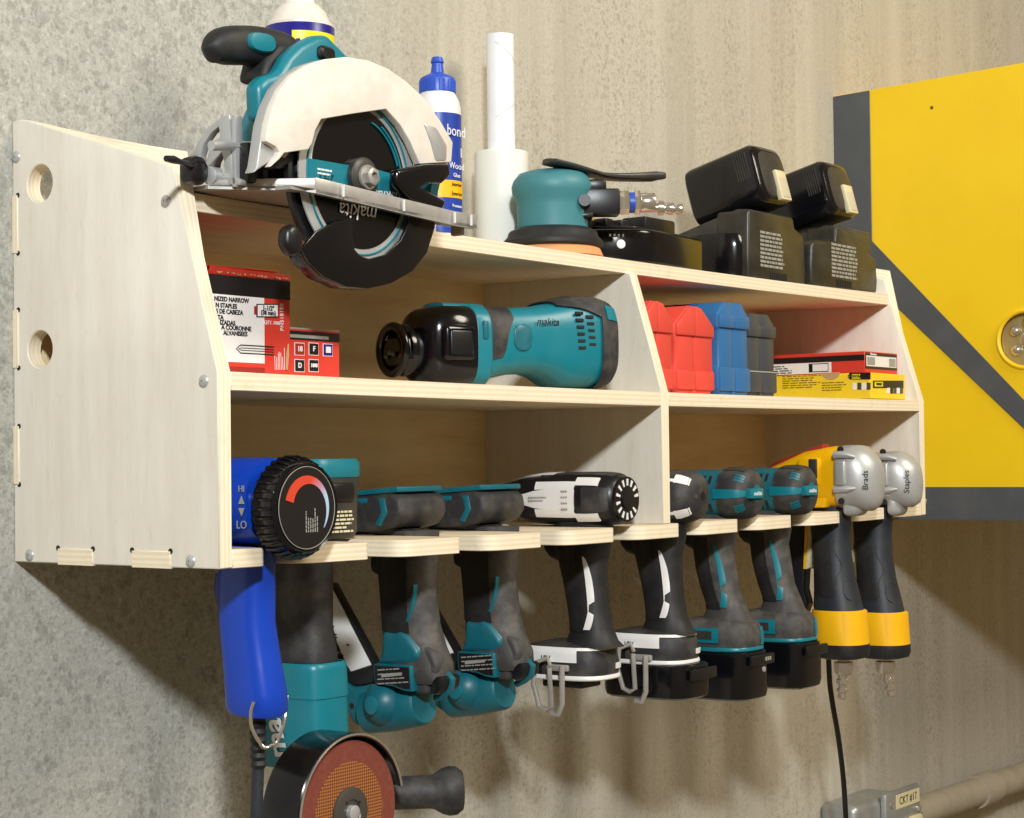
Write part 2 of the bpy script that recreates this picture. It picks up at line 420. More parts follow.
b = B(); b.lathe([(.009, 0), (.009, .006), (.006, .007), (.006, .011), (.003, .012)], (W, -.288, .022), (1, 0, 0), 6); obj('bolt', b, 'silver', rp)
# ends of the tenons showing in the left side panel, end grain of the boards
for y0, y1 in ((-.121, -.0685), (-.232, -.178)):
    b = B(); b.box((-.0012, y0, -.0012), (.004, y1, .0155), .0005, 1)
    obj('tenon_end', b, 'edge_z', lp)
    for y in (y0, y1): d = B(); d.lathe([(.0028, 0), (.0028, .0006)], (-.0001, y, .0158), (-1, 0, 0), 12); obj('joint_hole', d, 'ink', lp)
for z0, z1 in ((.321, .3815), (.2015, .262), (.0805, .141)):
    b = B(); b.box((-.0012, -.0085, z0), (.004, .0, z1), .0005, 1); obj('tenon_end', b, 'edge_y', lp)
    for z in (z0, z1): d = B(); d.lathe([(.0026, 0), (.0026, .0006)], (-.0001, -.0085, z), (-1, 0, 0), 12); obj('joint_hole', d, 'ink', lp)
# divider
prof = [(-.012, T*.6), (-D, .0145), (-D, zmid(.8)-.0005)] + [(fy(z), z) for z in (.25, .3415)] + [(-.012, .3415)]
b = B(); b.plate([(XD, y, z) for y, z in prof], [(XD+T, y, z) for y, z in prof], bev=.0006, seg=1)
obj('divider', b, ['ply', 'edge_x'], rack, slots=panel_slots)
# back
for xa, xb in ((T, XD+T*.5), (XD+T*.5+.0015, W-T)):
  b = B(); b.box((xa, -.012, 0), (xb, 0, .3460)); obj('back_panel', b, ['ply_back', 'edge_y'], rack, slots=lambda f: 0 if abs(f.normal.y) > .7 else 1)
def board(name, x0, x1, y0, y1, ztopf, t=T, n=24):
    b = B(); tm = bmesh.new(); rr = []
    for i in range(n+1):
        x = x0+(x1-x0)*i/n; z = ztopf(x)
        rr.append([tm.verts.new(p) for p in ((x, y0, z-t), (x, y0, z), (x, y1, z), (x, y1, z-t))])
    for a, c in zip(rr, rr[1:]):
        for j in range(4): tm.faces.new((a[j], a[(j+1) % 4], c[(j+1) % 4], c[j]))
    tm.faces.new(rr[0]); tm.faces.new(rr[-1]); bmesh.ops.recalc_face_normals(tm, faces=list(tm.faces))
    bmesh.ops.bevel(tm, geom=[e for e in tm.edges if e.calc_face_angle() > .8], offset=.0007, segments=1, affect='EDGES')
    b.join(tm)
    return obj(name, b, ['ply_shelf', 'edge_z'], rack, slots=lambda f: 0 if abs(f.normal.z) > .7 else 1)
board('top_shelf', T, W-T, -.2455, 0, ztop)
board('middle_shelf', T, XD, -D, -.012, zmid); board('middle_shelf', XD+T, W-T, -D, -.012, zmid)
# slotted bottom board: ten slots, eleven fingers
pts = [(T, -.012), (T, -D)]
def arc(cx, cy, r, a0, a1, n=6): return [(cx+r*math.cos(a0+(a1-a0)*i/n), cy+r*math.sin(a0+(a1-a0)*i/n)) for i in range(n+1)]
YB = -.10
for i in range(10):
    xa = .066+.1555*i; xb = xa+.049; r1, r2 = .010, .022
    pts += arc(xa-r1, -D+r1, r1, -PI/2, 0) if i not in (4,) else arc(xa-r1, -D+r1, r1, -PI/2, 0)
    pts += arc((xa+xb)/2, YB-.0245, .0245, PI, 0, 10)
    pts += arc(xb+r2, -D+r2, r2, PI, 1.5*PI)
pts += [(W-T, -D), (W-T, -.012)]
b = B(); A = [(x, y, zbot(x)-T) for x, y in pts]; C = [(x, y, zbot(x)) for x, y in pts]
tm = bmesh.new(); 
va = [tm.verts.new(p) for p in A]; vc = [tm.verts.new(p) for p in C]
for v in (va, vc):
    es = [tm.edges.new((v[i], v[(i+1) % len(v)])) for i in range(len(v))]; bmesh.ops.triangle_fill(tm, use_beauty=True, edges=es)
for i in range(len(va)): q = (i+1) % len(va); tm.faces.new((va[i], va[q], vc[q], vc[i]))
bmesh.ops.recalc_face_normals(tm, faces=list(tm.faces))
bmesh.ops.bevel(tm, geom=[e for e in tm.edges if e.calc_face_angle() > .8], offset=.0007, segments=1, affect='EDGES')
b.join(tm); obj('bottom_shelf', b, ['ply_shelf', 'edge_z'], rack, slots=lambda f: 0 if abs(f.normal.z) > .7 else 1)

# ------------------------------------------------------------------ steel cabinet on the right
cab = thing('wall_cabinet', 'big yellow steel wall cabinet with slate grey edge strips right of the plywood rack', 'cabinet', (1.905, 0, -.02))
XC = 1.905; CD = .56
b = B()
lo = circ((XC, -.362, .298), Y, Z, .05, 36)
out = [(XC, 0, -.02), (XC, -CD, -.02), (XC, -CD, .79), (XC, 0, .768)]
b.prism(out, (.012, 0, 0), holes=[lo])
b.box((XC+.012, -CD, -.02), (XC+.9, 0, -.008)); b.box((XC+.012, -CD, .76), (XC+.9, 0, .772)); b.box((XC+.012, -CD, -.02), (XC+.9, -CD+.012, .772)); b.box((XC+.9, -CD, -.02), (XC+.912, 0, .772))
obj('body', b, 'yellow_paint', cab)
def strip(pts): 
    b = B(); b.prism(pts, (-.002, 0, 0), bev=.0005, seg=1); obj('edge_strip', b, 'grey_paint', cab)
q = XC-.0002
strip([(q, -.001, -.0195), (q, -.001, .7675), (q, -.074, .770), (q, -.074, .47), (q, -.074, -.0195)])
strip([(q, -.074, .492), (q, -.074, .412), (q, -.362-.0, .136), (q, -CD, -.045+.02), (q, -CD, .02), (q, -.354, .196)][0:3]+[(q, -.47, .04), (q, -.53, .04), (q, -.357, .192)])
strip([(q, -.0745, -.0195), (q, -.0745, .040), (q, -CD+.001, .040), (q, -CD+.001, -.0195)])
# round latch
lt = Vector((XC, -.362, .298))
b = B(); b.ring(lt+X*-.001, X, .05, .004, 40, 8); rim = obj('latch_rim', b, 'yellow_paint', cab)
b = B(); b.lathe([(.0495, .010), (.0495, .012), (.045, .0135), (.02, .0125)], lt+X*-.012+X*.016, (1, 0, 0), 36); cupp = obj('latch_cup', b, 'brass', cab)
for dy, dz in ((.024, .016), (.022, -.018), (-.024, .014), (-.02, -.02), (0, .03)):
    b = B(); b.lathe([(.0095, 0), (.0095, .004), (.006, .007), (.002, .008)], lt+Vector((.013, dy, dz)), (-1, 0, 0), 14); obj('latch_screw', b, 'chrome', cupp)
b = B(); b.lathe([(.016, 0), (.016, .003), (.013, .005)], lt+X*.014, (-1, 0, 0), 24); obj('latch_plate', b, 'chrome', cupp)
b = B()
for dy, dz, r in ((-.195, .724, .0035),): b.lathe([(r, 0), (r*.8, .0003)], (XC-.0001, dy, dz), (-1, 0, 0), 9)
obj('paint_chip', b, 'ink_brown', cab)

# ------------------------------------------------------------------ conduit and outlet box
ob = thing('outlet_box', 'galvanised steel outlet box with paper labels fixed low on the concrete wall', 'electrical box', (2.0, -.03, -.58))
b = B(); b.box((1.80, -.075, -.68), (1.985, 0, -.526), .014, 3); bx = obj('box_body', b, 'galv', ob)
b = B(); b.box((1.895, -.088, -.68), (2.045, -.074, -.518), .006, 2); obj('cover_plate', b, 'galv', ob)
b = B(); b.box((1.935, -.0890, -.552), (2.037, -.0878, -.526), .0003, 1); lb = obj('paper_label', b, 'cream', ob)
lettering('CKT #17', (1.986, -.0892, -.539), X, Z, .020, 'ink', lb)
b = B(); b.box((1.985, -.099, -.70), (2.03, -.087, -.572), .004, 2); dv = obj('switch_plate', b, 'cream', ob)
b = B(); b.box((1.999, -.1005, -.65), (2.016, -.0985, -.59), .001, 1); obj('toggle', b, 'ink_grey', dv)
for xx, zz in ((1.915, -.54), (2.036, -.565)):
    b = B(); b.lathe([(.007, 0), (.006, .003), (.002, .004)], (xx, -.0878, zz), (0, -1, 0), 12); obj('cover_screw', b, 'chrome', ob)
cn = thing('conduit_pipe', 'painted metal conduit pipe running along the wall from the outlet box', 'pipe', (2.19, -.035, -.62))
b = B(); b.tube([(2.045, -.04, -.590), (2.6, -.04, -.600), (4.2, -.04, -.63)], .0285, 20); obj('pipe', b, 'conduit', cn)
b = B(); b.tube([(2.42, -.04, -.597), (2.50, -.04, -.598)], .034, 20); obj('coupling', b, 'conduit', cn)
b = B(); b.tube([(2.046, -.04, -.590), (2.075, -.04, -.5905)], .040, 6); obj('lock_nut', b, 'galv', cn)
# ------------------------------------------------------------------ circular saw resting on the left end of the top shelf
saw = thing('circular_saw', 'teal and off-white circular saw at the left end of the top shelf, blade overhanging', 'circular saw', (.16, -.30, .366))
def zq(pts, x0, y0, s, **kw): return [at(x0+s*a, y0+s*b, **kw) for a, b in pts]
S1 = .36655                      # the 320 x 300 view of the saw
YBL = -.332
hub = at(357.5, 178.5, Y=YBL)
# shoe (base plate)
zb = .3665
def dr(x, y, z): return (x, y, z-.0150*min(1, max(0, (x-.05)/.24))*min(1, max(0, (-y-.246)/.11))-.004*min(1, max(0, (-y-.246)/.11)))
shoe = [(.0215, -.244), (.018, -.268), (.082, -.350), (.15, -.353), (.22, -.356), (.29, -.359), (.327, -.360), (.330, -.352), (.330, -.248), (.330, -.215), (.0215, -.205)]
slot = [(.055, -.342), (.14, -.344), (.22, -.344), (.300, -.344), (.300, -.322), (.22, -.322), (.14, -.322), (.055, -.322)]
b = B(); b.plate([dr(x, y, zb) for x, y in shoe], [dr(x, y, zb+.004) for x, y in shoe], [[dr(x, y, zb) for x, y in slot]], [[dr(x, y, zb+.004) for x, y in slot]])
rx_ = [(.082, -.350), (.15, -.353), (.22, -.356), (.29, -.359), (.327, -.360)]
rim = rx_+[(x, y+.0035) for x, y in reversed(rx_)]
b.plate([dr(x, y, zb) for x, y in rim], [dr(x, y, zb+.0155) for x, y in rim], bev=.0008)
rl = [(.018, -.268), (.082, -.350), (.0825, -.3455), (.0205, -.2655)]
b.plate([dr(x, y, zb+.002) for x, y in rl], [dr(x, y, zb+(.009 if x < .05 else .0150)) for x, y in rl], bev=.0008)
q = dr(.325, -.34, zb); b.box((.318, -.345, q[2]-.009), (.325, -.33, q[2]+.002), .002)
b.box((.03, -.285, zb+.002), (.046, -.268, zb+.008), .002); b.box((.05, -.300, zb+.001), (.068, -.285, zb+.009), .002)
shoe_o = obj('shoe', b, 'steel', saw)
for x in (.116, .205, .285, .312):
    q = dr(x, -.3535-(x-.082)*.041, zb); b = B(); b.box((x, q[1]-.0012, q[2]+.002), (x+.0012, q[1]+.001, q[2]+.0135)); obj('scale_mark', b, 'ink_white', shoe_o)
# bevel quadrant standing on the shoe
XQ = .030
o1 = zq([(98, 500), (66, 470), (62, 430), (72, 392), (100, 350), (140, 318), (160, 312), (166, 400), (172, 480), (196, 492), (190, 505)], 170, 0, S1, X=XQ)
h1 = zq([(82, 425), (92, 392), (112, 362), (132, 345), (136, 372), (116, 392), (102, 422), (98, 442), (85, 444)], 170, 0, S1, X=XQ)
h2 = zq([(118, 470), (124, 440), (140, 412), (146, 440), (148, 478)], 170, 0, S1, X=XQ)
b = B(); b.prism(o1, (.009, 0, 0), bev=.0012, holes=[h1, h2])
c1 = at(170+S1*128, S1*482, X=XQ); b.lathe([(.009, 0), (.009, .010), (.006, .012)], c1, (-1, 0, 0), 20)
p0, p1 = at(170+S1*150, S1*312, X=XQ), at(170+S1*172, S1*490, X=XQ)
b.box((XQ, min(p0.y, p1.y)-.004, zb), (XQ+.010, min(p0.y, p1.y)+.002, p0.z-.002), .0015)
obj('bevel_quadrant', b, 'cast', saw)
b = B(); q = at(195, 171, Y=-.262)
b.loft([(q+X*t, Y, Z, r, r*1.25, 3) for t, r in ((-.013, .006), (-.011, .0095), (-.004, .0115), (.004, .011), (.012, .006))], 20)
a = [at(166, 158.5, Y=-.285), at(173, 159.5, Y=-.283), at(182, 162.5, Y=-.278), at(190, 165, Y=-.270), at(194, 168, Y=-.262)]
b.tube(a, [.003, .004, .0025, .004, .005], 10)
obj('bevel_knob', b, 'black', saw)
# pivot bracket between the quadrant and the guard
b = B(); pv = at(263, 153, Y=-.31)
b.box((pv.x-.016, -.305, zb+.004), (pv.x+.008, -.283, pv.z+.010), .003)
b.lathe([(.017, 0), (.017, .020), (.014, .023)], pv+Y*.0, (0, -1, 0), 24); obj('pivot_bracket', b, 'black', saw)
b = B(); b.lathe([(.0075, 0), (.0075, .004), (.004, .006)], pv-Y*.023, (0, -1, 0), 6); obj('pivot_bolt', b, 'steel', saw)
b = B(); b.tube([pv+Vector((-.05, .02, .003)), pv+Vector((.01, .02, .01))], .005, 10); obj('pivot_rod', b, 'silver', saw)
# upper guard
g = [(275, 455), (300, 433), (312, 417), (345, 412), (378, 408), (388, 390), (397, 355), (413, 325), (500, 310), (590, 297), (628, 340), (655, 385), (682, 447), (768, 442), (772, 388), (738, 330), (695, 268), (645, 222), (595, 187), (540, 164), (480, 155), (425, 161), (378, 176), (338, 202), (305, 240), (282, 290), (268, 340), (262, 385), (290, 400), (300, 415), (285, 440)]
YG = -.346
b = B(); b.prism(zq(g, 170, 0, S1, Y=YG), (0, .009, 0), bev=.0035, seg=3); obj('upper_guard', b, 'offwhite', saw)
# rim of the guard behind its face, cast metal
g2 = [(244, 470), (252, 452), (262, 385), (268, 340), (282, 290), (305, 240), (338, 202), (378, 176), (425, 161), (480, 155), (540, 164), (595, 187), (645, 222), (695, 268), (738, 330), (772, 388), (775, 470), (745, 470), (735, 420), (700, 340), (650, 270), (560, 215), (480, 205), (420, 215), (370, 245), (330, 300), (315, 360), (300, 430)]
b = B(); b.prism([p+Y*.007 for p in zq(g2, 170, 0, S1, Y=YG)], (0, .014, 0), bev=.004, seg=3); obj('guard_rim', b, 'cast', saw)
b = B(); b.prism([p+Y*.004 for p in zq([(700, 330), (738, 345), (768, 395), (766, 440), (735, 440), (722, 390)], 170, 0, S1, Y=YG-.006)], (0, .012, 0), bev=.004); obj('guard_shield', b, 'silver', saw)
b = B(); b.prism([p+Y*.02 for p in zq([(730, 300), (790, 390), (786, 470), (765, 560), (745, 560), (760, 470), (764, 400)], 170, 0, S1, Y=YG)], (0, .03, 0), bev=.003); obj('side_cover', b, 'teal_dusty', saw)
# blade: steel rim, black print, teal ring and band, arbor
b = B(); b.lathe([(.089, 0), (.089, .0018)], hub, (0, -1, 0), 72)
obl = obj('blade', b, 'silver', saw)
b = B(); b.lathe([(.0715, .0018), (.0715, .0026)], hub, (0, -1, 0), 64); obj('blade_print', b, 'black_gloss', obl)
b = B(); b.ring(hub-Y*.0024, Y, .0775, .0011, 72, 6); obj('blade_ring', b, 'teal', obl)
bd = [p for p in zq([(377, 432), (470, 448), (560, 462), (618, 478), (648, 545), (520, 535), (440, 505), (376, 492)], 170, 0, S1, Y=hub.y-.003)]
b = B(); b.prism(bd, (0, -.0008, 0)); bdo = obj('blade_band', b, 'teal', obl)
ax = (at(170+S1*640, S1*535, Y=YBL)-at(170+S1*556, S1*528, Y=YBL))
lettering('makita', at(170+S1*600, S1*536, Y=hub.y-.004), -ax, -Z, .017, 'ink_white', bdo, shear=.2)
lettering('24T', at(170+S1*425, S1*489, Y=hub.y-.004), -ax, -Z, .016, 'ink', bdo)
b = B(); bars(b, at(170+S1*402, S1*463, Y=hub.y-.004), X, Z, .026, 2, .004, .0018, -Y, seed=5); obj('small_print', b, 'ink_white', bdo)
lettering('makita', at(170+S1*515, S1*578, Y=hub.y-.004), -X, -Z, .022, 'ink_white', obl, shear=.2)
b = B(); b.lathe([(.0205, .002), (.0205, .010), (.018, .012), (.012, .0125)], hub, (0, -1, 0), 32); fl = obj('blade_flange', b, 'charcoal', saw)
b = B(); b.lathe([(.0125, .012), (.0125, .015)], hub, (0, -1, 0), 28); b.lathe([(.0095, .015), (.0095, .022), (.008, .023), (.005, .0232), (.005, .019)], hub, (0, -1, 0), 6); obj('arbor_bolt', b, 'steel', fl)
b = B(); b.tube([hub+Vector((.0615*math.cos(a), -.004, .0615*math.sin(a))) for a in [math.radians(18+4.5*i) for i in range(13)]], .0011, 6); b.tube([hub+Vector((.0655*math.cos(a), -.004, .0655*math.sin(a))) for a in [math.radians(5+4.5*i) for i in range(13)]], .0011, 6); obj('print_arc', b, 'teal', obl)
# guard back plate behind the blade
b = B(); b.lathe([(.098, -.004), (.098, -.010), (.06, -.016)], hub, (0, -1, 0), 56); obj('guard_back_plate', b, 'black', saw)
# lower guard
lg = [(360, 676), (400, 630), (450, 605), (499, 595), (499, 650), (505, 680), (520, 698), (545, 706), (590, 694), (630, 655), (650, 612), (656, 560), (725, 545), (724, 620), (702, 690), (662, 740), (605, 773), (540, 788), (480, 783), (420, 755), (378, 712)]
b = B(); b.prism(zq(lg, 170, 0, S1, Y=-.344), (0, .004, 0), bev=.0012); b.prism([p+Y*.004 for p in zq(lg[-9:]+lg[:1]+[(392, 690), (430, 738), (485, 764), (540, 769), (598, 756), (648, 726), (686, 682), (706, 618), (706, 550)], 170, 0, S1, Y=-.344)], (0, .018, 0), bev=.001)
obj('lower_guard', b, 'black_gloss', saw)
b = B(); b.prism([p for p in zq([(322, 622), (345, 606), (372, 640), (366, 690), (340, 700), (320, 668)], 170, 0, S1, Y=-.352)], (0, .016, 0), bev=.006, seg=3); obj('guard_lever', b, 'black', saw)
b = B(); b.prism([p for p in zq([(620, 462), (700, 447), (765, 446), (768, 480), (745, 500), (705, 500), (690, 512), (758, 548), (745, 575), (660, 545), (620, 500)], 170, 0, S1, Y=-.356)], (0, .012, 0), bev=.004, seg=3); obj('guard_stop', b, 'black_gloss', saw)
b = B(); b.tube([at(170+S1*530, S1*548*.95, Y=-.318), at(170+S1*345, S1*470, Y=-.318)], .0016, 8); b.tube([at(296, 167, Y=-.325), at(300, 172, Y=-.33)], .005, 10); obj('spring_wire', b, 'ink', saw)
# body, handle, motor
bd = [(245, 330), (243, 262), (240, 228), (262, 206), (300, 196), (326, 150), (356, 120), (400, 95), (436, 92), (458, 118), (500, 160), (560, 200), (560, 300), (420, 300), (300, 330)]
b = B(); b.prism(zq(bd, 170, 0, S1, Y=-.290), (0, .022, 0), bev=.008, seg=3); obj('body', b, 'teal', saw)
b = B(); b.prism(zq([(268, 228), (305, 208), (334, 160), (366, 130), (408, 106), (434, 108), (434, 118), (410, 120), (374, 142), (344, 172), (318, 214), (290, 238)], 170, 0, S1, Y=-.287), (0, .004, 0), bev=.001); obj('body_trim', b, 'silver', saw)
b = B(); q = at(170+S1*420, S1*148, Y=-.288); b.loft([(q+Y*.01-Y*t, X, Z, .013*s, .008*s, 3) for t, s in ((0, 1), (.014, 1), (.017, .7))], 20); obj('lock_button', b, 'black', saw)
hp = smooth_path([(100, 134, .60), (130, 118, .95), (190, 116, 1.02), (245, 120, .98), (295, 135, .95), (292, 170, .9), (275, 205, .85), (262, 230, .8)], 5)
def hsec(path, Yp, r0, flat=1.0):
    P = [at(170+S1*a, S1*c, Y=Yp) for a, c, _ in path]; out = []
    for i, p in enumerate(P):
        d = (P[min(i+1, len(P)-1)]-P[max(i-1, 0)]).normalized(); v = d.cross(Y).normalized()
        out.append((p, Y, v, r0*path[i][2]*flat, r0*path[i][2], 2.4))
    return out
hs = hsec([(a+12, c+8, r) for a, c, r in hp], -.25, .0192); 
hs = [(hs[0][0]-X*.006, hs[0][1], hs[0][2], .003, .004, 2)]+hs
b = B(); b.loft(hs, 28)
b.prism(zq([(270, 150), (300, 110), (345, 125), (320, 190), (290, 225), (255, 215)], 170, 0, S1, Y=-.27), (0, .04, 0), bev=.008, seg=3)
hd = obj('handle', b, 'rubber', saw)
pc = at(170+S1*250, S1*116, Y=-.27); dr = (at(170+S1*290, S1*116, Y=-.27)-at(170+S1*200, S1*104, Y=-.27)).normalized(); upv = dr.cross(Y)*-1
b = B(); b.loft([(pc+Y*.004-Y*t, dr, upv, .0195*s, .0098*s, 2.6) for t, s in ((0, 1), (.004, 1), (.007, .9), (.008, .6))], 28); obj('handle_pad', b, 'teal', hd)
mc = hub+Vector((.005, .04, .055))
b = B(); b.lathe([(.046, 0), (.046, .065), (.042, .075), (.03, .08)], mc+Y*.012, (0, 1, 0), 32); obj('motor_housing', b, 'teal', saw)
b = B(); b.box((.10, -.27, zb+.004), (.20, -.22, zb+.05), .006); obj('gear_foot', b, 'rubber', saw)

# ------------------------------------------------------------------ spray can
cx, cyy = .263, -.165; zs = at(303, 30, Y=cyy).z
can = thing('spray_can', 'blue and yellow aerosol spray can with white top standing behind the circular saw', 'spray can', (cx, cyy, ztop(cx)))
O = Vector((cx, cyy, 0)); z0 = rest(ztop, cx-.04, cx+.04)
b = B(); b.lathe([(.037, z0), (.0385, z0+.003), (.0385, zs), (.037, zs+.002)], O, Z, 48); obj('can_body', b, 'navy', can)
b = B(); b.lathe([(.0385, zs), (.0385, zs+.003), (.035, zs+.006), (.033, zs+.008), (.029, zs+.018), (.022, zs+.025), (.017, zs+.0275)], O, Z, 48); obj('can_dome', b, 'offwhite', can)
b = B(); b.lathe([(.0165, zs+.026), (.0168, zs+.029), (.0160, zs+.060), (.014, zs+.064), (.002, zs+.065)], O, Z, 32); obj('can_cap', b, 'white', can)
csec = [(O+Z*z, X, Y, .0385, .0385, 2) for z in (z0, zs)]
b = B(); b.patch(csec, .55, .955, -2.62, -1.05, .0006, 6, 20); lbl = obj('can_label', b, 'yellow_label', can)
lettering('WD', O+Vector((math.cos(-2.2)*.0396, math.sin(-2.2)*.0396, zs-.030)), (-math.sin(-2.2), math.cos(-2.2), 0), Z, .026, 'navy', lbl, bold=.001)
# ------------------------------------------------------------------ glue bottle
gx, gy = .476, -.19
gl = thing('glue_bottle', 'cream wood glue bottle with blue cap and blue label, right behind the saw', 'bottle', (gx, gy, ztop(gx)))
O = Vector((gx, gy, 0)); z0 = rest(ztop, gx-.03, gx+.03); zc = at(438, 91, Y=gy).z
b = B(); b.lathe([(.024, z0), (.0275, z0+.003), (.0275, zc-.022), (.0255, zc-.013), (.022, zc-.006), (.019, zc-.001), (.019, zc)], O, Z, 40); obj('bottle_body', b, 'white_card', gl)
b = B(); b.lathe([(.0215, zc-.003), (.0215, zc+.012), (.020, zc+.015), (.012, zc+.019), (.008, zc+.021), (.0065, zc+.032), (.008, zc+.034), (.006, zc+.04), (.002, zc+.041)], O, Z, 36)
for i in range(24):
    a = 2*PI*i/24; c = Vector((math.cos(a), math.sin(a), 0)); b.tube([O+c*.0213+Z*(zc-.002), O+c*.0213+Z*(zc+.011)], .0009, 6)
obj('bottle_cap', b, 'cap_blue', gl)
gs = [(O+Z*z, X, Y, .0275, .0275, 2) for z in (z0, zc)]
def tz(z): return (z-z0)/(zc-z0)
zl = at(455, 120, Y=gy).z
b = B(); b.patch(gs, tz(z0+.006), tz(zl), -2.6, .6, .0005, 4, 24); gl2 = obj('bottle_label', b, 'label_blue', gl)
za, zb2 = at(455, 186, Y=gy).z, at(455, 203, Y=gy).z
b = B(); b.patch(gs, tz(zb2), tz(za), -2.5, .5, .0009, 2, 24); obj('label_band', b, 'yellow_band', gl2)
b = B(); b.patch(gs, tz(at(455, 162, Y=gy).z), tz(at(455, 153, Y=gy).z), -1.2, .3, .0009, 2, 12); obj('label_stripe', b, 'ink_white', gl2)
dv = Vector((math.cos(-1.55), math.sin(-1.55), 0)); rv = Vector((-dv.y, dv.x, 0))
for py, tx, s, m in ((138, 'bond', .018, 'ink_white'), (172, 'Wood', .011, 'ink_white'), (181, 'Glue', .007, 'ink_white'), (190, 'Interior', .006, 'ink'), (199, 'Exterior', .006, 'ink'), (211, 'Premium', .005, 'ink_white')):
    lettering(tx, O+dv*.0287+Z*at(455, py, Y=gy).z-rv*.002, rv, Z, s, m, gl2)
# ------------------------------------------------------------------ stretch wrap roll
rx, ry = at(502, 200, Y=-.072).x, -.072
ro = thing('wrap_roll', 'clear stretch wrap roll with long white card core standing upright behind the sander', 'wrap roll', (rx, ry, ztop(rx)))
O = Vector((rx, ry, 0)); z0 = rest(ztop, rx-.04, rx+.04); z1 = at(502, 153, Y=ry).z; z2 = at(502, 36, Y=ry).z
b = B(); b.lathe([(.0192, z0), (.0365, z0), (.0368, z0+.001), (.0368, z1-.001), (.036, z1), (.0192, z1)], O, Z, 48); obj('film', b, 'film', ro)
b = B(); b.lathe([(.0155, z0), (.0188, z0), (.0188, z2), (.0165, z2), (.0160, z2-.03)], O, Z, 40, cap=False); co_ = obj('core_tube', b, 'tube_white', ro)
b = B(); 
b.tube([O+Vector((.0188*math.cos(a), .0188*math.sin(a), z2-.012-(a+2.9)*.014)) for a in [-2.9+.1*i for i in range(30)]], .0003, 5)
b.tube([O+Vector((.0188*math.cos(a), .0188*math.sin(a), z1+.045+(a+2.9)*.012)) for a in [-2.9+.1*i for i in range(30)]], .0003, 5)
obj('tube_seam', b, 'ink_grey', co_)
# ------------------------------------------------------------------ air sander
sx, sy = .738, -.172
sd = thing('air_sander', 'grey teal palm air sander with orange pad and black lever on the top shelf', 'sander', (sx, sy, ztop(sx)))
O = Vector((sx, sy, 0)); z0 = rest(ztop, sx-.066, sx+.066); s = .00125
zt = at(548, 171, Y=sy).z; H = zt-z0
def R_(f): return f
b = B(); b.lathe([(.060, z0), (.066, z0+.002), (.062, z0+.012), (.056, z0+.016)], O, Z, 48); obj('abrasive_pad', b, 'sand_pad', sd)
b = B(); b.lathe([(.057, z0+.010), (.060, z0+.014), (.066, z0+.017), (.066, z0+.022), (.060, z0+.028), (.058, z0+.034), (.056, z0+.036), (.048, z0+.040)], O, Z, 48); obj('shroud', b, 'rubber', sd)
b = B(); b.lathe([(.0465, z0+.036), (.0465, z0+.068), (.048, z0+.076), (.0525, z0+.086), (.0535, z0+.094), (.051, z0+.102), (.044, z0+H-.004), (.032, z0+H), (.002, z0+H+.001)], O, Z, 48); obj('sander_body', b, 'teal_matte', sd)
vd = Vector((.62, -.784, .0)).normalized(); ve = Vector((vd.y, -vd.x, 0))*-1
vc = at(583, 200, Y=sy-.036); L = .120
def fr(p0, lo, hi, bev): 
    m = Matrix((vd, ve, Z)).transposed().to_4x4(); m.translation = p0
    return B().box(lo, hi, bev).move(m).bm
def addm(b, *bms):
    for q in bms:
        me = bpy.data.meshes.new('t'); q.to_mesh(me); q.free(); b.bm.from_mesh(me); bpy.data.meshes.remove(me)
b = B(); addm(b, fr(vc, (-.014, -.017, -.021), (.047, .017, .013), .003), fr(vc, (.0, -.012, .01), (.03, .012, .026), .004), fr(vc, (-.012, -.019, -.026), (.012, .019, -.018), .003)); 
b.lathe([(.008, 0), (.008, .024), (.006, .026)], vc+vd*.0-Z*.004+ve*-.030, ve, 14)
vo = obj('valve_body', b, 'black', sd)
b = B()
for a0, a1, r, n_ in ((.046, .060, .0155, 6), (.0615, .067, .013, 24), (.067, .075, .0158, 6), (.075, .094, .0125, 24)): 
    if a0 != .0615: b.lathe([(r*.95, a0), (r, a0+.001), (r, a1-.001), (r*.95, a1)], vc-Z*.004, vd, n_)
b.lathe([(.006, .094), (.006, .098), (.0095, .099), (.0095, .105), (.006, .107), (.0085, .112), (.0085, .118), (.005, .119), (.0078, .124), (.0078, .129), (.003, .131)], vc-Z*.006, (vd-Z*.05), 24)
obj('air_fitting', b, 'chrome', vo)
b = B(); b.lathe([(.0135, .0605), (.0135, .0675)], vc-Z*.004, vd, 24); obj('thread_tape', b, 'cap_blue', vo)
b = B()
lv = [at(546, 161, Y=sy-.02), at(566, 166, Y=sy-.03), at(592, 174, Y=sy-.04), at(612, 177, Y=sy-.055), at(640, 177, Y=sy-.075), at(664, 176, Y=sy-.095)]
lv = [Vector(q[:3]) for q in smooth_path([tuple(p) for p in lv], 4)]
n_ = len(lv); secs = []
for i, p in enumerate(lv):
    d = (lv[min(i+1, n_-1)]-lv[max(i-1, 0)]).normalized(); u = d.cross(Z).normalized(); v = u.cross(d); f = i/(n_-1)
    secs.append((p, u, v, .017 if .03 < f < .97 else .008, .0032+.006*max(0, f-.45)*(1 if f < .95 else .3), 3.5))
b.loft(secs, 24); obj('lever', b, 'charcoal', sd)
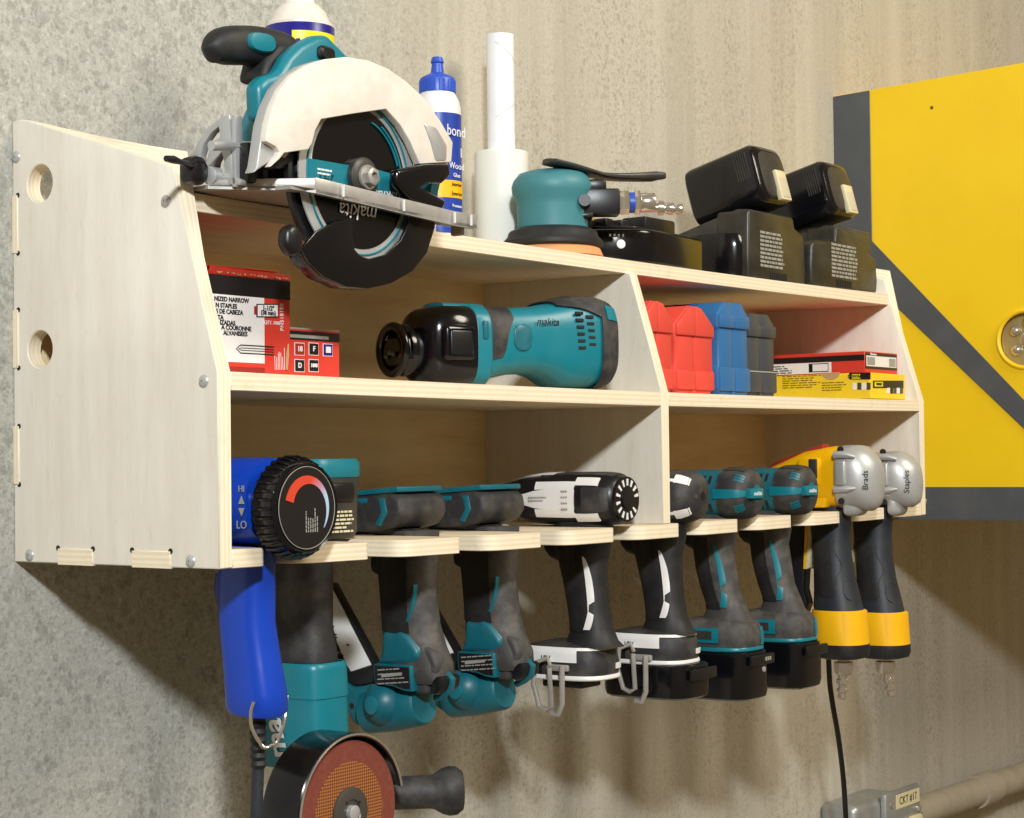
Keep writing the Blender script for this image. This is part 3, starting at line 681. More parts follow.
# ------------------------------------------------------------------ loose battery, chargers with batteries
def rrect(x0, x1, y0, y1, r, n=6):
    P = []
    for cx_, cy_, a in ((x1-r, y1-r, 0), (x0+r, y1-r, PI/2), (x0+r, y0+r, PI), (x1-r, y0+r, 1.5*PI)):
        P += [(cx_+r*math.cos(a+PI/2*i/n), cy_+r*math.sin(a+PI/2*i/n)) for i in range(n+1)]
    return P
zz = rest(ztop, .80, 1.04)
bt = thing('battery_pack', 'black tool battery lying alone between the sander and the chargers on the top shelf', 'battery', (.89, -.19, zz))
plan = [(1.034, -.225), (.888, -.236), (.878, -.234), (.866, -.228), (.856, -.219), (.826, -.186), (.822, -.172), (.822, -.13), (1.034, -.13)]
b = B(); b.prism([(x, y, zz) for x, y in plan], (0, 0, .047), bev=.005, seg=3); obj('battery_case', b, 'black_gloss', bt)
b = B(); b.prism([(.834, -.18, zz+.045), (.868, -.217, zz+.045), (.99, -.212, zz+.045), (.99, -.14, zz+.045), (.83, -.14, zz+.045)], (0, 0, .007), bev=.002)
for x0, x1, y0, y1, h in ((.824, .845, -.172, -.14, .018), (.845, .868, -.185, -.15, .021), (.868, .89, -.195, -.16, .020), (.905, .985, -.21, -.17, .027)): b.box((x0, y0, zz+.045), (x1, y1, zz+.047+h-.004), .004)
obj('terminal_block', b, 'black', bt)
b = B(); b.box((.835, -.165, zz+.05), (.93, -.15, zz+.0645), .001); obj('contact_strip', b, 'yellow_band', bt)
nn = Vector((-.035, -.042, 0)).normalized(); nn = Vector((-.64, -.77, 0)); tt = Vector((.77, -.64, 0)); pc = Vector((.8415, -.2035, zz))
b = B(); b.lathe([(.006, 0), (.006, .002), (.0045, .0026)], pc+tt*.006+Z*.026, nn, 20); obj('gauge_button', b, 'ink_white', bt)
b = B()
for i in range(4): p = pc+tt*(-.010+.006*i)+Z*.036; b.prism([p, p+tt*.0025, p+tt*.0025+Z*.0035, p+Z*.0035], nn*.0012)
obj('gauge_light', b, 'ink_grey', bt)

def tilt_battery(label, c, tilt, rz, w_=.098, h_=.094, L_=.128):
    t = thing('battery_pack', label, 'battery', c, (0, 0, 0), 'batteries on the chargers')
    t.rotation_euler = (Matrix.Rotation(rz, 3, 'Z') @ Matrix.Rotation(tilt, 3, 'X')).to_euler()
    sec = [(.0, .80, .7), (.004, .95, .90), (.012, 1, 1), (L_-.012, 1, 1), (L_-.004, .97, .96), (L_, .86, .82)]
    b = B(); b.loft([(Vector((0, y, h_/2)), X, Z, w_/2*a, h_/2*c_, 5) for y, a, c_ in sec], 40)
    obj('battery_case', b, 'black_gloss', t, world=False)
    b = B(); b.loft([(Vector((0, y, h_/2-.002)), X, Z, w_/2*a, h_/2*c_, 4) for y, a, c_ in ((-.003, .55, .5), (0, .80, .76), (.006, .86, .85))], 32)
    obj('battery_end', b, 'charcoal', t, world=False)
    b = B(); b.box((-.008, -.0085, .002), (.023, .0, .050), .002); bt_ = obj('release_button', b, 'cream', t, world=False)
    b = B(); b.box((-.004, -.0095, .006), (.019, -.008, .037), .001); o = obj('button_recess', b, 'recess', bt_, world=False)
    b = B(); 
    for i in range(6): b.box((-w_/2-.0008, .014+.004*i, h_*.42+.0), (-w_/2+.003, .0155+.004*i, h_*.86))
    obj('grip_rib', b, 'charcoal', t, world=False)
    return t
def charger(label, x0, x1, yf, zfl, zfr, lab_x, hwin, dark):
    z0 = rest(ztop, x0-.004, x1+.004); w_ = x1-x0
    t = thing('battery_charger', label, 'charger', ((x0+x1)/2, yf+.07, z0), (0, 0, 0), 'battery chargers on the top shelf')
    # front shell
    lo = zfl-.010
    st_ = [(x0+hwin, zfl), (x0+hwin-.002, zfl-.026), (x0+.012, zfl-.030), (x0+.001, zfl-.036)] if hwin > .06 else [(x0+hwin, zfl), (x0, zfl-.002)]
    out = [(x0, z0), (x1, z0), (x1+.004, z0+.02), (x1, zfr-.03), (x1-.006, zfr-.024), (x1-.03, zfr-.016), (x1-.036, zfr)]+st_+[(x0-.002, z0+.03)]
    b = B(); b.prism([(x, yf, z) for x, z in out], (0, .055, 0), bev=.005, seg=3)
    b.prism([(x0, yf+.05, z0), (x1, yf+.05, z0), (x1, yf+.05, zfl-.055), (x0, yf+.05, zfl-.06)], (0, .12, 0), bev=.006, seg=3)
    obj('charger_shell', b, 'olive', t)
    # rounded left lobe and sloping dock
    b = B(); b.loft([(Vector((x0+(.012 if hwin < .06 else .034), yf+.062, z)), X, Y, .030*s, .054*s, 2.6) for z, s in ((z0, .94), (z0+.02, 1), (z0+.048, 1), (zfl-.042, .97), (zfl-.036, .9), (zfl-.034, .6))], 36); obj('charger_lobe', b, 'black_gloss', t)
    dk = [(yf+.001, zfl-.04), (yf+.001, zfl-.001), (yf+.022, zfl+.001), (yf+.165, zfl-.040), (yf+.165, zfl-.07)]
    b = B(); b.prism([(x0+(.004 if hwin < .06 else hwin), y, z) for y, z in dk], (w_*.55, 0, 0), bev=.002); obj('charging_dock', b, 'charcoal', t)
    # rating label: panel lines of small print
    b = B(); bars(b, (lab_x, yf-.0002, zfl-.034), X, Z, w_*.40, 9, .0062, .0036, -Y, .15, seed=int(x0*100)); bars(b, (lab_x-.004, yf-.0002, zfl-.034), X, Z, .004, 9, .0062, .004, -Y, 0, seed=2)
    obj('rating_print', b, 'ink_grey', t)
    b = B()
    for i in range(9): b.box((x0+w_*.36+i*.006, yf-.001, z0+.002), (x0+w_*.36+i*.006+.003, yf+.01, z0+.013))
    obj('vent_slot', b, 'ink', t)
    return t
charger('black charger with a small print label between the loose battery and the other charger', 1.168, 1.344, -.225, .466, .466, 1.205, .05, 0)
charger('black charger at the right end of the top shelf, next to the yellow cabinet', 1.356, 1.585, -.232, .466, .448, 1.425, .085, 0)
p = at(776, 206, Y=-.232); tilt_battery('black battery with cream button seated on the charger nearer the sander', (p.x+.016, -.232, p.z+.007), -.26, 0.0)
p = at(844, 217, Y=-.236); tilt_battery('black battery with cream button seated on the charger nearest the yellow cabinet', (p.x+.016, -.236, p.z+.004), -.25, 0.0, .098, .094, .128)

# ------------------------------------------------------------------ middle shelf, left bay: boxes
def carton(name, label, cat, lo, hi, mat, group=None):
    lo, hi = Vector(lo), Vector(hi)
    t = thing(name, label, cat, ((lo.x+hi.x)/2, (lo.y+hi.y)/2, lo.z), (0, 0, 0), group)
    b = B(); b.box(lo, hi, .0012, 1); obj('carton', b, mat, t); return t
def rectp(name, x0, z0, x1, z1, y, mat, par, th=.0004):
    b = B(); b.box((x0, y-th, z0), (x1, y, z1)); return obj(name, b, mat, par)
yf = -.264; z0 = rest(zmid, .02, .14); xr = at(291, 372, Y=yf).x; zt = at(291, 277, Y=yf).z
xl = .021
t = carton('staple_box', 'tall red, black and white staple box by the left panel on the middle shelf', 'box', (xl, yf, z0), (xr, -.11, zt-.004), 'red_card')
def rq(name, a0, c0, a1, c1, e, mat, par):
    b = B(); p = [q(a0, c1), q(a1, c1), q(a1, c0), q(a0, c0)]; b.prism([v-Y*(.0001+e) for v in p], (0, -.0004, 0)); return obj(name, b, mat, par)
def zx(px, py): return at(px, py, Y=yf)
q = lambda a, c: at(200+.15890*a, 255+.15890*c, Y=yf)     # 944-wide view of the boxes
rq('black_panel', 40, 110, 558, 275, 0, 'black_card', t) if False else rectp('black_panel', xl+.0005, q(300, 262).z, xr-.0005, q(300, 140).z, yf, 'black_card', t)
wp = rectp('white_panel', xl+.0005, q(300, 678).z, q(404, 500).x, q(300, 262).z, yf, 'white_card', t)
rectp('red_strip', xl+.0005, q(300, 738).z, q(404, 500).x, q(300, 706).z, yf, 'red_dark', t)
for py, px, tx in ((292, 305, 'NIZED NARROW'), (326, 230, 'N STAPLES'), (366, 268, 'S DE CABEZA'), (395, 145, 'TA'), (432, 220, 'IZADAS'), (468, 320, 'A COURONNE'), (500, 296, 'ALVANISEES')):
    lettering(tx, q(px, py)-Y*.0006, X, Z, .0062, 'ink', wp, align='RIGHT', bold=.0002)
b = B(); u0, u1 = q(225, 565), q(462, 628)
b.tube([Vector((u1.x, yf-.0006, u0.z)), Vector((u0.x+.006, yf-.0006, u0.z)), Vector((u0.x, yf-.0006, (u0.z+u1.z)/2)), Vector((u0.x+.006, yf-.0006, u1.z)), Vector((u1.x, yf-.0006, u1.z))], .0006, 6)
b.tube([Vector((u1.x, yf-.0006, u0.z-.0028)), Vector((u0.x+.007, yf-.0006, u0.z-.0028)), Vector((u0.x+.003, yf-.0006, (u0.z+u1.z)/2)), Vector((u0.x+.007, yf-.0006, u1.z+.0028)), Vector((u1.x, yf-.0006, u1.z+.0028))], .0004, 6)
obj('staple_drawing', b, 'ink', t)
sz = rq('size_badge', 352, 308, 490, 392, .0004, 'black_card', t)
rq('badge_face', 359, 315, 484, 386, .0008, 'white_card', sz)
rq('badge_tab', 336, 322, 352, 372, .0008, 'red_dark', sz)
lettering('1-1/2"', q(424, 337)-Y*.0015, X, Z, .0068, 'ink', sz, bold=.0002); lettering('(38 mm)', q(424, 366)-Y*.0015, X, Z, .0062, 'ink', sz, bold=.0002)
lettering('PNS18150', q(514, 392)-Y*.0006, Z, -X, .0066, 'ink_white', t); lettering('QTY. 1000', q(452, 428)-Y*.0006, X, Z, .0052, 'ink_white', t)
b = B(); b.plate([(xl, yf+.0005, zt-.004), (xr-.001, yf+.0005, zt-.004), (xr-.003, yf-.003, zt+.001), (xl, yf-.004, zt+.002)], [(xl, yf+.001, zt-.004), (xr-.001, yf+.001, zt-.004), (xr-.003, yf-.0024, zt+.0014), (xl, yf-.0034, zt+.0024)])
b.plate([(xl, -.112, zt-.004), (xr, -.112, zt-.004), (xr, -.25, zt+.006), (xl, -.25, zt+.005)], [(xl, -.112, zt-.0034), (xr, -.112, zt-.0034), (xr, -.25, zt+.0066), (xl, -.25, zt+.0056)])
obj('box_flap', b, 'red_card', t)
b = B(); rr = random.Random(3)
for i in range(30): 
    xx = xl+.01+(xr-xl-.015)*rr.random(); b.box((xx, yf-.0012, zt-.004+.002*rr.random()), (xx+.002, yf-.0008, zt-.002+.001*rr.random()))
b.tube([q(541, 722)-Y*.001, q(545, 640)-Y*.001, q(552, 560)-Y*.001], [.0012, .0018, .0008], 6)
obj('torn_edge', b, 'kraft', t)
b = B(); rr = random.Random(7)
for i in range(7):
    a = q(470+10*i, 722); b.tube([a-Y*.0006, a+Vector((.001*rr.uniform(-1, 1), -.0006, .012+.012*rr.random()))], .0003, 5)
obj('scuff_mark', b, 'white_card', t)

yf = -.258; x0, x1 = xr+.003, at(340, 370, Y=yf).x; zt2 = at(339, 331, Y=yf).z
z0 = rest(zmid, .14, .22)
t = carton('nail_box', 'small red box of nails beside the taller staple box, five picture squares on it', 'box', (x0, yf, z0), (x1, -.16, zt2), 'red_card')
q2 = lambda a, c: at(200+.15890*a, 255+.15890*c, Y=yf)
rectp('black_panel', x0+.0005, q2(720, 540).z, x1-.0008, q2(720, 485).z, yf, 'black_card', t); rectp('grey_panel', x0+.002, q2(720, 528).z, q2(806, 528).x, q2(720, 508).z, yf-.0004, 'ink_grey', t)
for i, (a, c, m, tx) in enumerate(((625, 592, 'red_dark', '18'), (714, 592, 'black_card', 'F'), (803, 598, 'navy', ''), (625, 696, 'black_card', 'D'), (714, 696, 'black_card', '1000'))):
    o = q2(a, c); fr_ = rectp('picture_square', o.x-.0075, o.z-.0066, o.x+.0075, o.z+.0066, yf, 'white_card', t)
    rectp('square_face', o.x-.0067, o.z-.0058, o.x+.0067, o.z+.0058, yf-.0004, m, fr_)
    if tx: lettering(tx, o-Y*.001, X, Z, .0075 if len(tx) < 3 else .0052, 'ink_white', fr_, bold=.0002)
    else: rectp('square_mark', o.x-.0035, o.z-.003, o.x+.004, o.z+.0035, yf-.0008, 'white_card', fr_)
b = B(); b.box((x0, yf, zt2-.001), (x1, -.16, zt2+.0006), .0003, 1); obj('clear_lid', b, 'ink_grey', t)

# ------------------------------------------------------------------ cut-out tool on the middle shelf
a0 = at(397, 350, Y=-.17); a1 = at(590, 345, Y=-.255)
ax_ = Vector((a1.x-a0.x, a1.y-a0.y, 0)); L = ax_.length; ax_.normalize(); bd_ = Vector((ax_.y, -ax_.x, 0))   # bd_ points toward the room
if bd_.y > 0: bd_ = -bd_
zs = rest(zmid, .40, .74)
ct = thing('cutout_tool', 'teal cordless cut-out tool with round black guide ring lying on the middle shelf', 'power tool', ((a0.x+a1.x)/2, (a0.y+a1.y)/2, zs), (0, 0, math.atan2(ax_.y, ax_.x)))
A0 = Vector((a0.x, a0.y, 0))
def P(s, o=0, h=0): return A0+ax_*s+bd_*o+Z*(zs+h)
zr = a0.z-zs
b = B(); b.ring(P(-.006, 0, zr), ax_, .0275, .0052, 40, 10); b.lathe([(.030, .003), (.031, .008), (.030, .012), (.024, .014)], P(0, 0, zr), ax_, 40, cap=False)
b.lathe([(.016, -.008), (.018, -.006), (.018, .03)], P(0, 0, zr-.003), ax_, 28)
b.box((-.03, -.004, -.012), (.03, .004, .014), .002)if False else None
b.prism([P(-.004, o, zr+h) for o, h in ((-.026, .012), (.026, .012), (.030, -.012), (.02, -.027), (-.02, -.027), (-.03, -.012))], ax_*.008, bev=.001)
rg = obj('guide_ring', b, 'black_gloss', ct)
b = B()
for o, h in ((-.008, -.008), (.008, -.005), (0, -.004)): b.lathe([(.003, 0), (.002, .002)], P(-.0105, o, zr+h), -ax_, 10)
obj('ring_screw', b, 'dark_steel', rg)
b = B(); b.lathe([(.021, .012), (.024, .016), (.024, .022), (.021, .025), (.026, .028), (.026, .034), (.023, .037), (.030, .040), (.030, .05)], P(0, 0, zr), ax_, 32); obj('collar', b, 'black', ct)
zh = .0488
hsx = [(P(s, 0, zh+.0), bd_, Z, o*.047, h*.0485, n_) for s, o, h, n_ in ((.022, .5, .6, 2.6), (.027, .72, .82, 3), (.037, .86, .93, 3.4), (.056, .97, .99, 3.6), (.083, 1.0, 1.0, 3.6), (.085, .98, .98, 3.6))]
b = B(); b.loft(hsx, 40)
m_ = Matrix((ax_, bd_, Z)).transposed().to_4x4(); m_.translation = P(.056, .044, zh+.002)
addm(b, B().box((-.022, -.006, -.021), (.022, .008, .021), .006, 3).move(m_).bm)
hd = obj('tool_head', b, 'black_gloss', ct)
b = B(); addm(b, B().box((-.017, .007, -.016), (.017, .0095, .016), .004, 3).move(m_).bm); obj('head_plate', b, 'black', hd)
b = B(); b.loft([(P(s, 0, zh), bd_, Z, .0475*f, .0492*f, 3.6) for s, f in ((.083, .97), (.085, 1), (.103, 1), (.106, .95))], 40); b.box((0, 0, 0), (.001, .001, .001)) if False else None
b.loft([(P(s, -.012, zh+.046), bd_, Z, .022, .007, 3) for s in (.060, .065, .112, .118)], 20)
bn = obj('collar_band', b, 'teal', ct)
b = B(); m2 = Matrix((ax_, bd_, Z)).transposed().to_4x4(); m2.translation = P(.094, .0475, zh+.018); addm(b, B().box((-.004, -.002, -.011), (.004, .002, .011), .002, 2).move(m2).bm); obj('band_button', b, 'teal_dusty', bn)
bs = [(P(s, 0, h), bd_, Z, o, v, 3.2) for s, o, v, h in ((.100, .042, .046, .050), (.125, .040, .0425, .054), (.155, .039, .0405, .0575), (.185, .039, .0410, .059), (.205, .041, .0450, .058), (.225, .044, .0530, .0555), (.25, .046, .0565, .0575), (.280, .046, .0560, .0575), (.296, .044, .052, .0575), (.302, .040, .046, .0575))]
b = B(); b.loft(bs, 44); bo = obj('motor_body', b, 'teal', ct)
# dark overmould: upper front grip, rear bumper
b = B(); b.patch(bs, .05, 1.6, lambda q: -.25 if q < 1.0 else -.25+(q-1)*1.2, 2.2, .0012, 10, 16); obj('front_grip', b, 'rubber_dusty', bo)
b = B(); b.patch(bs, 4.4, 6.8, lambda q: .95-.25*(q-4.4), 2.6, .003, 8, 14); b.patch(bs, 6.75, 8.95, -PI, PI, .0032, 8, 44); obj('rear_bumper', b, 'rubber_dusty', bo)
b = B(); b.patch(bs, 7.0, 8.2, .30, .72, .0046, 4, 4); obj('bumper_logo_plate', b, 'teal', bo)
b = B(); m3_ = Matrix((ax_, bd_, Z)).transposed().to_4x4(); m3_.translation = P(.155, .0392, .060)
addm(b, B().loft([(Vector((0, y, 0)), X, Z, .0135*f, .016*f, 2.6) for y, f in ((-.004, 1), (.001, 1), (.002, .92))], 28).move(m3_).bm); obj('thumb_pad', b, 'teal_dusty', bo)
b = B()
for i in range(11):
    c_ = i % 2; r_ = i//2; m4 = Matrix((ax_, bd_, Z)).transposed().to_4x4(); m4.translation = P(.238+.0165*c_+.0008*r_, .0452, .092-.0085*r_-.004*c_)
    addm(b, B().box((-.0055, -.003, -.002), (.0055, .0012, .002), .0006, 1).move(m4).bm)
obj('vent_slot', b, 'ink', bo)
lettering('makita', P(.192, .0412, .080), ax_, Z, .013, 'rubber', bo, shear=.25)

# ------------------------------------------------------------------ upright tool cases, right bay
def case(label, x0, x1, yf, zt, mat, group, taper=.02, ribs=True, style=0):
    z0 = rest(zmid, x0, x1); t = thing('tool_case', label, 'case', ((x0+x1)/2, yf+.08, z0), (0, 0, 0), group)
    w_ = x1-x0; H = zt-z0
    if style == 0:   # eight-cornered red case with waist
        out = [(x0+.010, z0), (x1-.010, z0), (x1, z0+.012), (x1, z0+H*.27), (x1-.003, z0+H*.31), (x1-.003, z0+H*.60), (x1, z0+H*.66), (x1-.001, z0+H*.78), (x1-w_*.36, zt), (x0+w_*.36, zt), (x0+.001, z0+H*.78), (x0, z0+H*.66), (x0+.003, z0+H*.60), (x0+.003, z0+H*.31), (x0, z0+H*.27), (x0, z0+.012)]
    else:
        out = [(x0+.008, z0), (x1-.008, z0), (x1, z0+.010), (x1, z0+H*.30), (x1-.004, z0+H*.31), (x1-.004, z0+H*.70), (x1, z0+H*.72), (x1-.001, z0+H*.87), (x1-w_*.22, zt), (x0+w_*.22, zt), (x0+.001, z0+H*.87), (x0, z0+H*.72), (x0+.004, z0+H*.70), (x0+.004, z0+H*.31), (x0, z0+H*.30), (x0, z0+.010)]
    for nm, fa, fb in (('case_base', 0, .485), ('case_lid', .5, 1)):
        xa, xb = x0+w_*fa, x0+w_*fb
        # clip outline to half
        Q = []
        n_ = len(out)
        for i in range(n_):
            (ax, az), (bx, bz) = out[i], out[(i+1) % n_]
            ina, inb = xa-1e-9 <= ax <= xb+1e-9, xa-1e-9 <= bx <= xb+1e-9
            if ina: Q.append((ax, az))
            for lim in (xa, xb):
                if (ax-lim)*(bx-lim) < 0: f = (lim-ax)/(bx-ax); Q.append((lim, az+(bz-az)*f))
        b = B(); b.prism([(x, yf, z) for x, z in Q], (0, .17 if style == 0 else .115, 0), bev=.0022, seg=2)
        if style == 0:
            b.box((xa+.004 if fa == 0 else xa, yf-.004, z0+.006), (xb if fa == 0 else xb-.004, yf+.01, z0+H*.27), .003)
            b.prism([(xa+.004 if fa == 0 else xa, yf-.004, z0+H*.66), (xb if fa == 0 else xb-.004, yf-.004, z0+H*.66), (xb if fa == 0 else xb-.004, yf-.004, z0+H*.78), (xb if fa == 0 else xb-w_*.36, yf-.004, zt-.002), (xa+w_*.36 if fa == 0 else xa, yf-.004, zt-.002), (xa+.004 if fa == 0 else xa, yf-.004, z0+H*.78)], (0, .012, 0), bev=.002)
        else:
            b.box((xa+.003 if fa == 0 else xa, yf-.004, z0+.006), (xb if fa == 0 else xb-.003, yf+.01, z0+H*.30), .002); b.box((xa+.003 if fa == 0 else xa, yf-.004, z0+H*.72), (xb if fa == 0 else xb-.003, yf+.01, z0+H*.86), .002)
        obj(nm, b, mat, t)
    b = B(); b.box((x0+w_*.42, yf-.003, z0-.0003), (x0+w_*.48, yf+.02, z0+.006), .001); obj('hinge', b, mat, t)
    return t
case('coral red plastic tool case right against the plywood divider, partly hidden', .8195, .9035, -.252, at(655, 301, Y=-.25).z, 'red', 'red tool cases')
case('coral red plastic tool case in full view beside the blue case', .9055, 1.012, -.252, at(690, 306, Y=-.25).z, 'red', 'red tool cases')
case('steel blue plastic tool case standing beside the red cases', 1.0155, 1.106, -.256, at(730, 303, Y=-.25).z, 'case_blue', None, style=1)
t = case('dark grey tool case with one pale line, right of the blue case', 1.1105, 1.204, -.246, at(762, 314, Y=-.25).z, 'case_grey', None, style=1)
b = B(); z_ = at(765, 372, Y=-.25).z; b.box((1.1135, -.2507, z_-.001), (1.201, -.2500, z_+.001)); obj('pale_line', b, 'ink_grey', t)

# ------------------------------------------------------------------ yellow and red nail boxes stacked at the right end
yf = -.276; z0 = rest(zmid, 1.44, 1.595); x0 = at(870, 372, Y=yf).x; x1 = 1.592
zy = at(871, 372.5, Y=yf).z
t = carton('nail_box', 'yellow box of nails with black corner label, under the red box at the right end', 'box', (x0, yf, z0), (x1, -.03, zy), 'yellow_card', 'nail boxes in the right bay')
lx = x0-.0006
pl = lambda px, py: at(px, py, X=x0)
r4 = lambda a, c: at(765+.15625*a, 335+.15625*c, X=x0)
r5 = lambda a, c: at(765+.15625*a, 335+.15625*c, Y=yf)
def side_rect(name, a0, c0, a1, c1, mat, par, rf=r4, e=.0004, n_=-X):
    b = B(); p = [rf(a0, c1), rf(a1, c1), rf(a1, c0), rf(a0, c0)]; b.prism([v+n_*.0001 for v in p], n_*e); return obj(name, b, mat, par)
lbl = side_rect('black_label', 540, 240, 676, 285, 'black_card', t); side_rect('label_logo', 556, 250, 612, 280, 'yellow_label', lbl, e=.0008)
for i in range(4): side_rect('picture_square', 562+30*i, 305, 586+30*i, 350, ('white_card', 'case_grey', 'white_card', 'case_grey')[i], t)
b = B(); 
p = r4(112, 270); e1 = -Y; bars(b, p-X*.0004, e1, Z, .075, 6, .0037, .0013, -X, .3, 4); bars(b, r4(365, 310)-X*.0004, e1, Z, .045, 4, .004, .0014, -X, .3, 9); obj('small_print', b, 'ink_brown', t)
b = B(); cc = r4(422, 240); b.prism([cc+Y*(-.016*math.cos(PI*i/10))-Z*(.012*math.sin(PI*i/10))-X*.0002+Z*.0 for i in range(11)], -X*.0006); obj('thumb_notch', b, 'kraft', t)
l2 = side_rect('end_label', 690, 292, 885, 340, 'black_card', t, r5, .0004, -Y); side_rect('label_logo', 700, 300, 752, 330, 'yellow_label', l2, r5, .0008, -Y)
for i in range(5): side_rect('picture_square', 780+21*i, 338, 796+21*i, 374, ('white_card', 'black_card', 'case_grey', 'white_card', 'case_grey')[i], t, r5, .0009, -Y)
lettering('DEWALT', r5(727, 315)-Y*.0014, X, Z, .0052, 'ink', l2, bold=.0002); lettering('DEWALT', r4(584, 265)-X*.0014, -Y, Z, .007, 'ink', lbl, bold=.0002)
yf2 = -.264; x2 = at(865, 360, Y=yf2).x; zr2 = at(866, 351, Y=yf2).z
t = carton('nail_box', 'long red box of nails with white label lying on top of the yellow nail box', 'box', (x2, yf2, zy+.0006), (1.590, -.02, zr2), 'red_card', 'nail boxes in the right bay')
r6 = lambda a, c: at(765+.15625*a, 335+.15625*c, X=x2); r7 = lambda a, c: at(765+.15625*a, 335+.15625*c, Y=yf2)
side_rect('black_band', 20, 168, 610, 138, 'black_card', t, r6) if False else None
xs = x2-.0003
ya, yb = -.225, -.03
hz = zr2-zy
b = B(); b.box((xs-.0003, yf2+.001, zy+hz*.58), (xs+.0004, yb, zy+hz*.84)); obj('black_band', b, 'black_card', t)
b = B(); b.box((xs-.0003, -.205, zy+hz*.06), (xs+.0004, yb, zy+hz*.56)); wl = obj('white_panel', b, 'white_card', t)
b = B(); b.box((xs-.0006, -.20, zy+hz*.12), (xs, -.165, zy+hz*.52)); bd2 = obj('size_badge', b, 'black_card', wl)
b = B(); b.box((xs-.0009, -.199, zy+hz*.16), (xs, -.172, zy+hz*.48)); obj('badge_face', b, 'white_card', wl)
b = B(); bars(b, (xs-.0004, -.06, zy+hz*.42), -Y, Z, .085, 4, .0036, .0016, -X, .3, 2); obj('small_print', b, 'ink', wl)
e = rectp('end_panel', x2+.001, zy+hz*.20, x2+(1.59-x2)*.97, zr2-.002, yf2, 'black_card', t)
rectp('end_label', x2+.004, zy+hz*.32, x2+(1.59-x2)*.95, zy+hz*.80, yf2-.0004, 'white_card', e); rectp('end_badge', x2+(1.59-x2)*.72, zy+hz*.36, x2+(1.59-x2)*.92, zy+hz*.74, yf2-.0008, 'ink_grey', e); rectp('end_picture', x2+(1.59-x2)*.05, zy+hz*.38, x2+(1.59-x2)*.28, zy+hz*.74, yf2-.0008, 'ink_grey', e)
lettering('Milwaukee', (x2+(1.59-x2)*.25, yf2-.0006, zy+hz*.88), X, Z, .0055, 'ink_white', e)
# ------------------------------------------------------------------ tools hanging in the slots of the bottom board
SX = [.091+.1555*i for i in range(10)]
def tb(i): return rest(zbot, SX[i]-.05, SX[i]+.05)
# heat gun in the first slot
x = SX[0]; z0 = tb(0)
hg = thing('heat_gun', 'blue heat gun with black ribbed dial hanging in the leftmost slot, cord below', 'heat gun', (x, -.25, z0))
zc = z0+.0435
bsec = [(Vector((x, y, zc)), X, Z, r, r, 2.2) for y, r in ((-.285, .0425), (-.27, .0435), (-.18, .0435), (-.12, .040), (-.09, .032), (-.085, .022), (-.03, .020))]
b = B(); b.loft(bsec, 40); hb = obj('body_tube', b, 'blue', hg)
b = B(); b.lathe([(.016, 0), (.016, .012)], (x, -.028, zc), (0, 1, 0), 24); obj('nozzle', b, 'steel', hg)
dz = at(302, 508, Y=-.327); dc = Vector((x, 0, dz.z)); DS = -.3222+.3364
b = B(); b.lathe([(.036, .286), (.036, .2975), (.0475, .2985), (.049, .301), (.049, .312), (.046, .3225), (.0445, .326), (.0435, .3278), (.041, .326), (.040, .325)], dc, (0, -1, 0), 64)
for i in range(34):
    a = 2*PI*i/34; c = Vector((math.cos(a), 0, math.sin(a)))
    b.tube([dc+c*.0485+Vector((0, -.300, 0)), dc+c*.0495+Vector((0, -.302, 0)), dc+c*.0495+Vector((0, -.312, 0)), dc+c*.0462+Vector((0, -.3225, 0))], [.0012, .0022, .0022, .0014], 6)
dial = obj('dial', b, 'black_gloss', hg)
b = B(); b.lathe([(.0408, .3245), (.0408, .3267)], dc, (0, -1, 0), 56); fc = obj('dial_face', b, 'black_card', dial)
b = B(); b.ring(dc-Y*.3268, Y, .0402, .0004, 56, 6); obj('dial_ring', b, 'ink_grey', fc)
P_ = []; n_ = 30
for i in range(n_+1):
    f = i/n_; a = math.radians(165-205*f); P_.append(dc+Vector((.0315*math.cos(a), -.3268, .0315*math.sin(a))))
for i in range(n_, -1, -1):
    f = i/n_; a = math.radians(165-205*f); wd = .0110*(1-f)**.7+.0003; P_.append(dc+Vector(((.0315-wd)*math.cos(a), -.3268, (.0315-wd)*math.sin(a))))
b = B(); b.prism(P_, (0, -.0005, 0)); obj('heat_scale', b, 'heat_print', fc)
b = B(); bars(b, dc+Vector((-.001, -.3268, -.024)), Z, -X, .024, 6, .0032, .0012, -Y, .5, 3); obj('dial_print', b, 'ink_grey', fc)
pb = lambda px, py: at(px, py, X=x-.0435)
b = B(); cc = pb(242, 506)
def on(dy, dz2): return Vector((x-.0440, cc.y+dy, cc.z+dz2))
b.prism([on(-.004, .002), on(.004, .002), on(0, .010)], (-.0006, 0, 0)); obj('arrow_mark', b, 'ink_grey', hb); b = B(); b.prism([on(-.004, -.002), on(.004, -.002), on(0, -.010)], (-.0006, 0, 0)); obj('arrow_mark', b, 'ink_grey', hb)
lettering('LO', on(0, -.0185)-X*.0004, -Y, Z, .011, 'ink_grey', hb); lettering('HI', on(0, .0165)-X*.0004, -Y, Z, .009, 'ink_grey', hb)
gp = [((244, 545), .021, .030), ((243, 575), .0215, .0305), ((247, 620), .022, .030), ((252, 660), .0225, .031), ((256, 690), .024, .0325), ((257, 708), .024, .0325), ((257, 714), .021, .029)]
GY = x
b = B(); secs = []
for (px, py), rx_, ry_ in gp:
    p = at(px+(4 if py < 600 else 0), py, X=x); secs.append((p, X, (Y+Z*.05).normalized(), rx_, ry_, 2.6))
b.loft(secs, 36); gr = obj('grip', b, 'blue', hg)
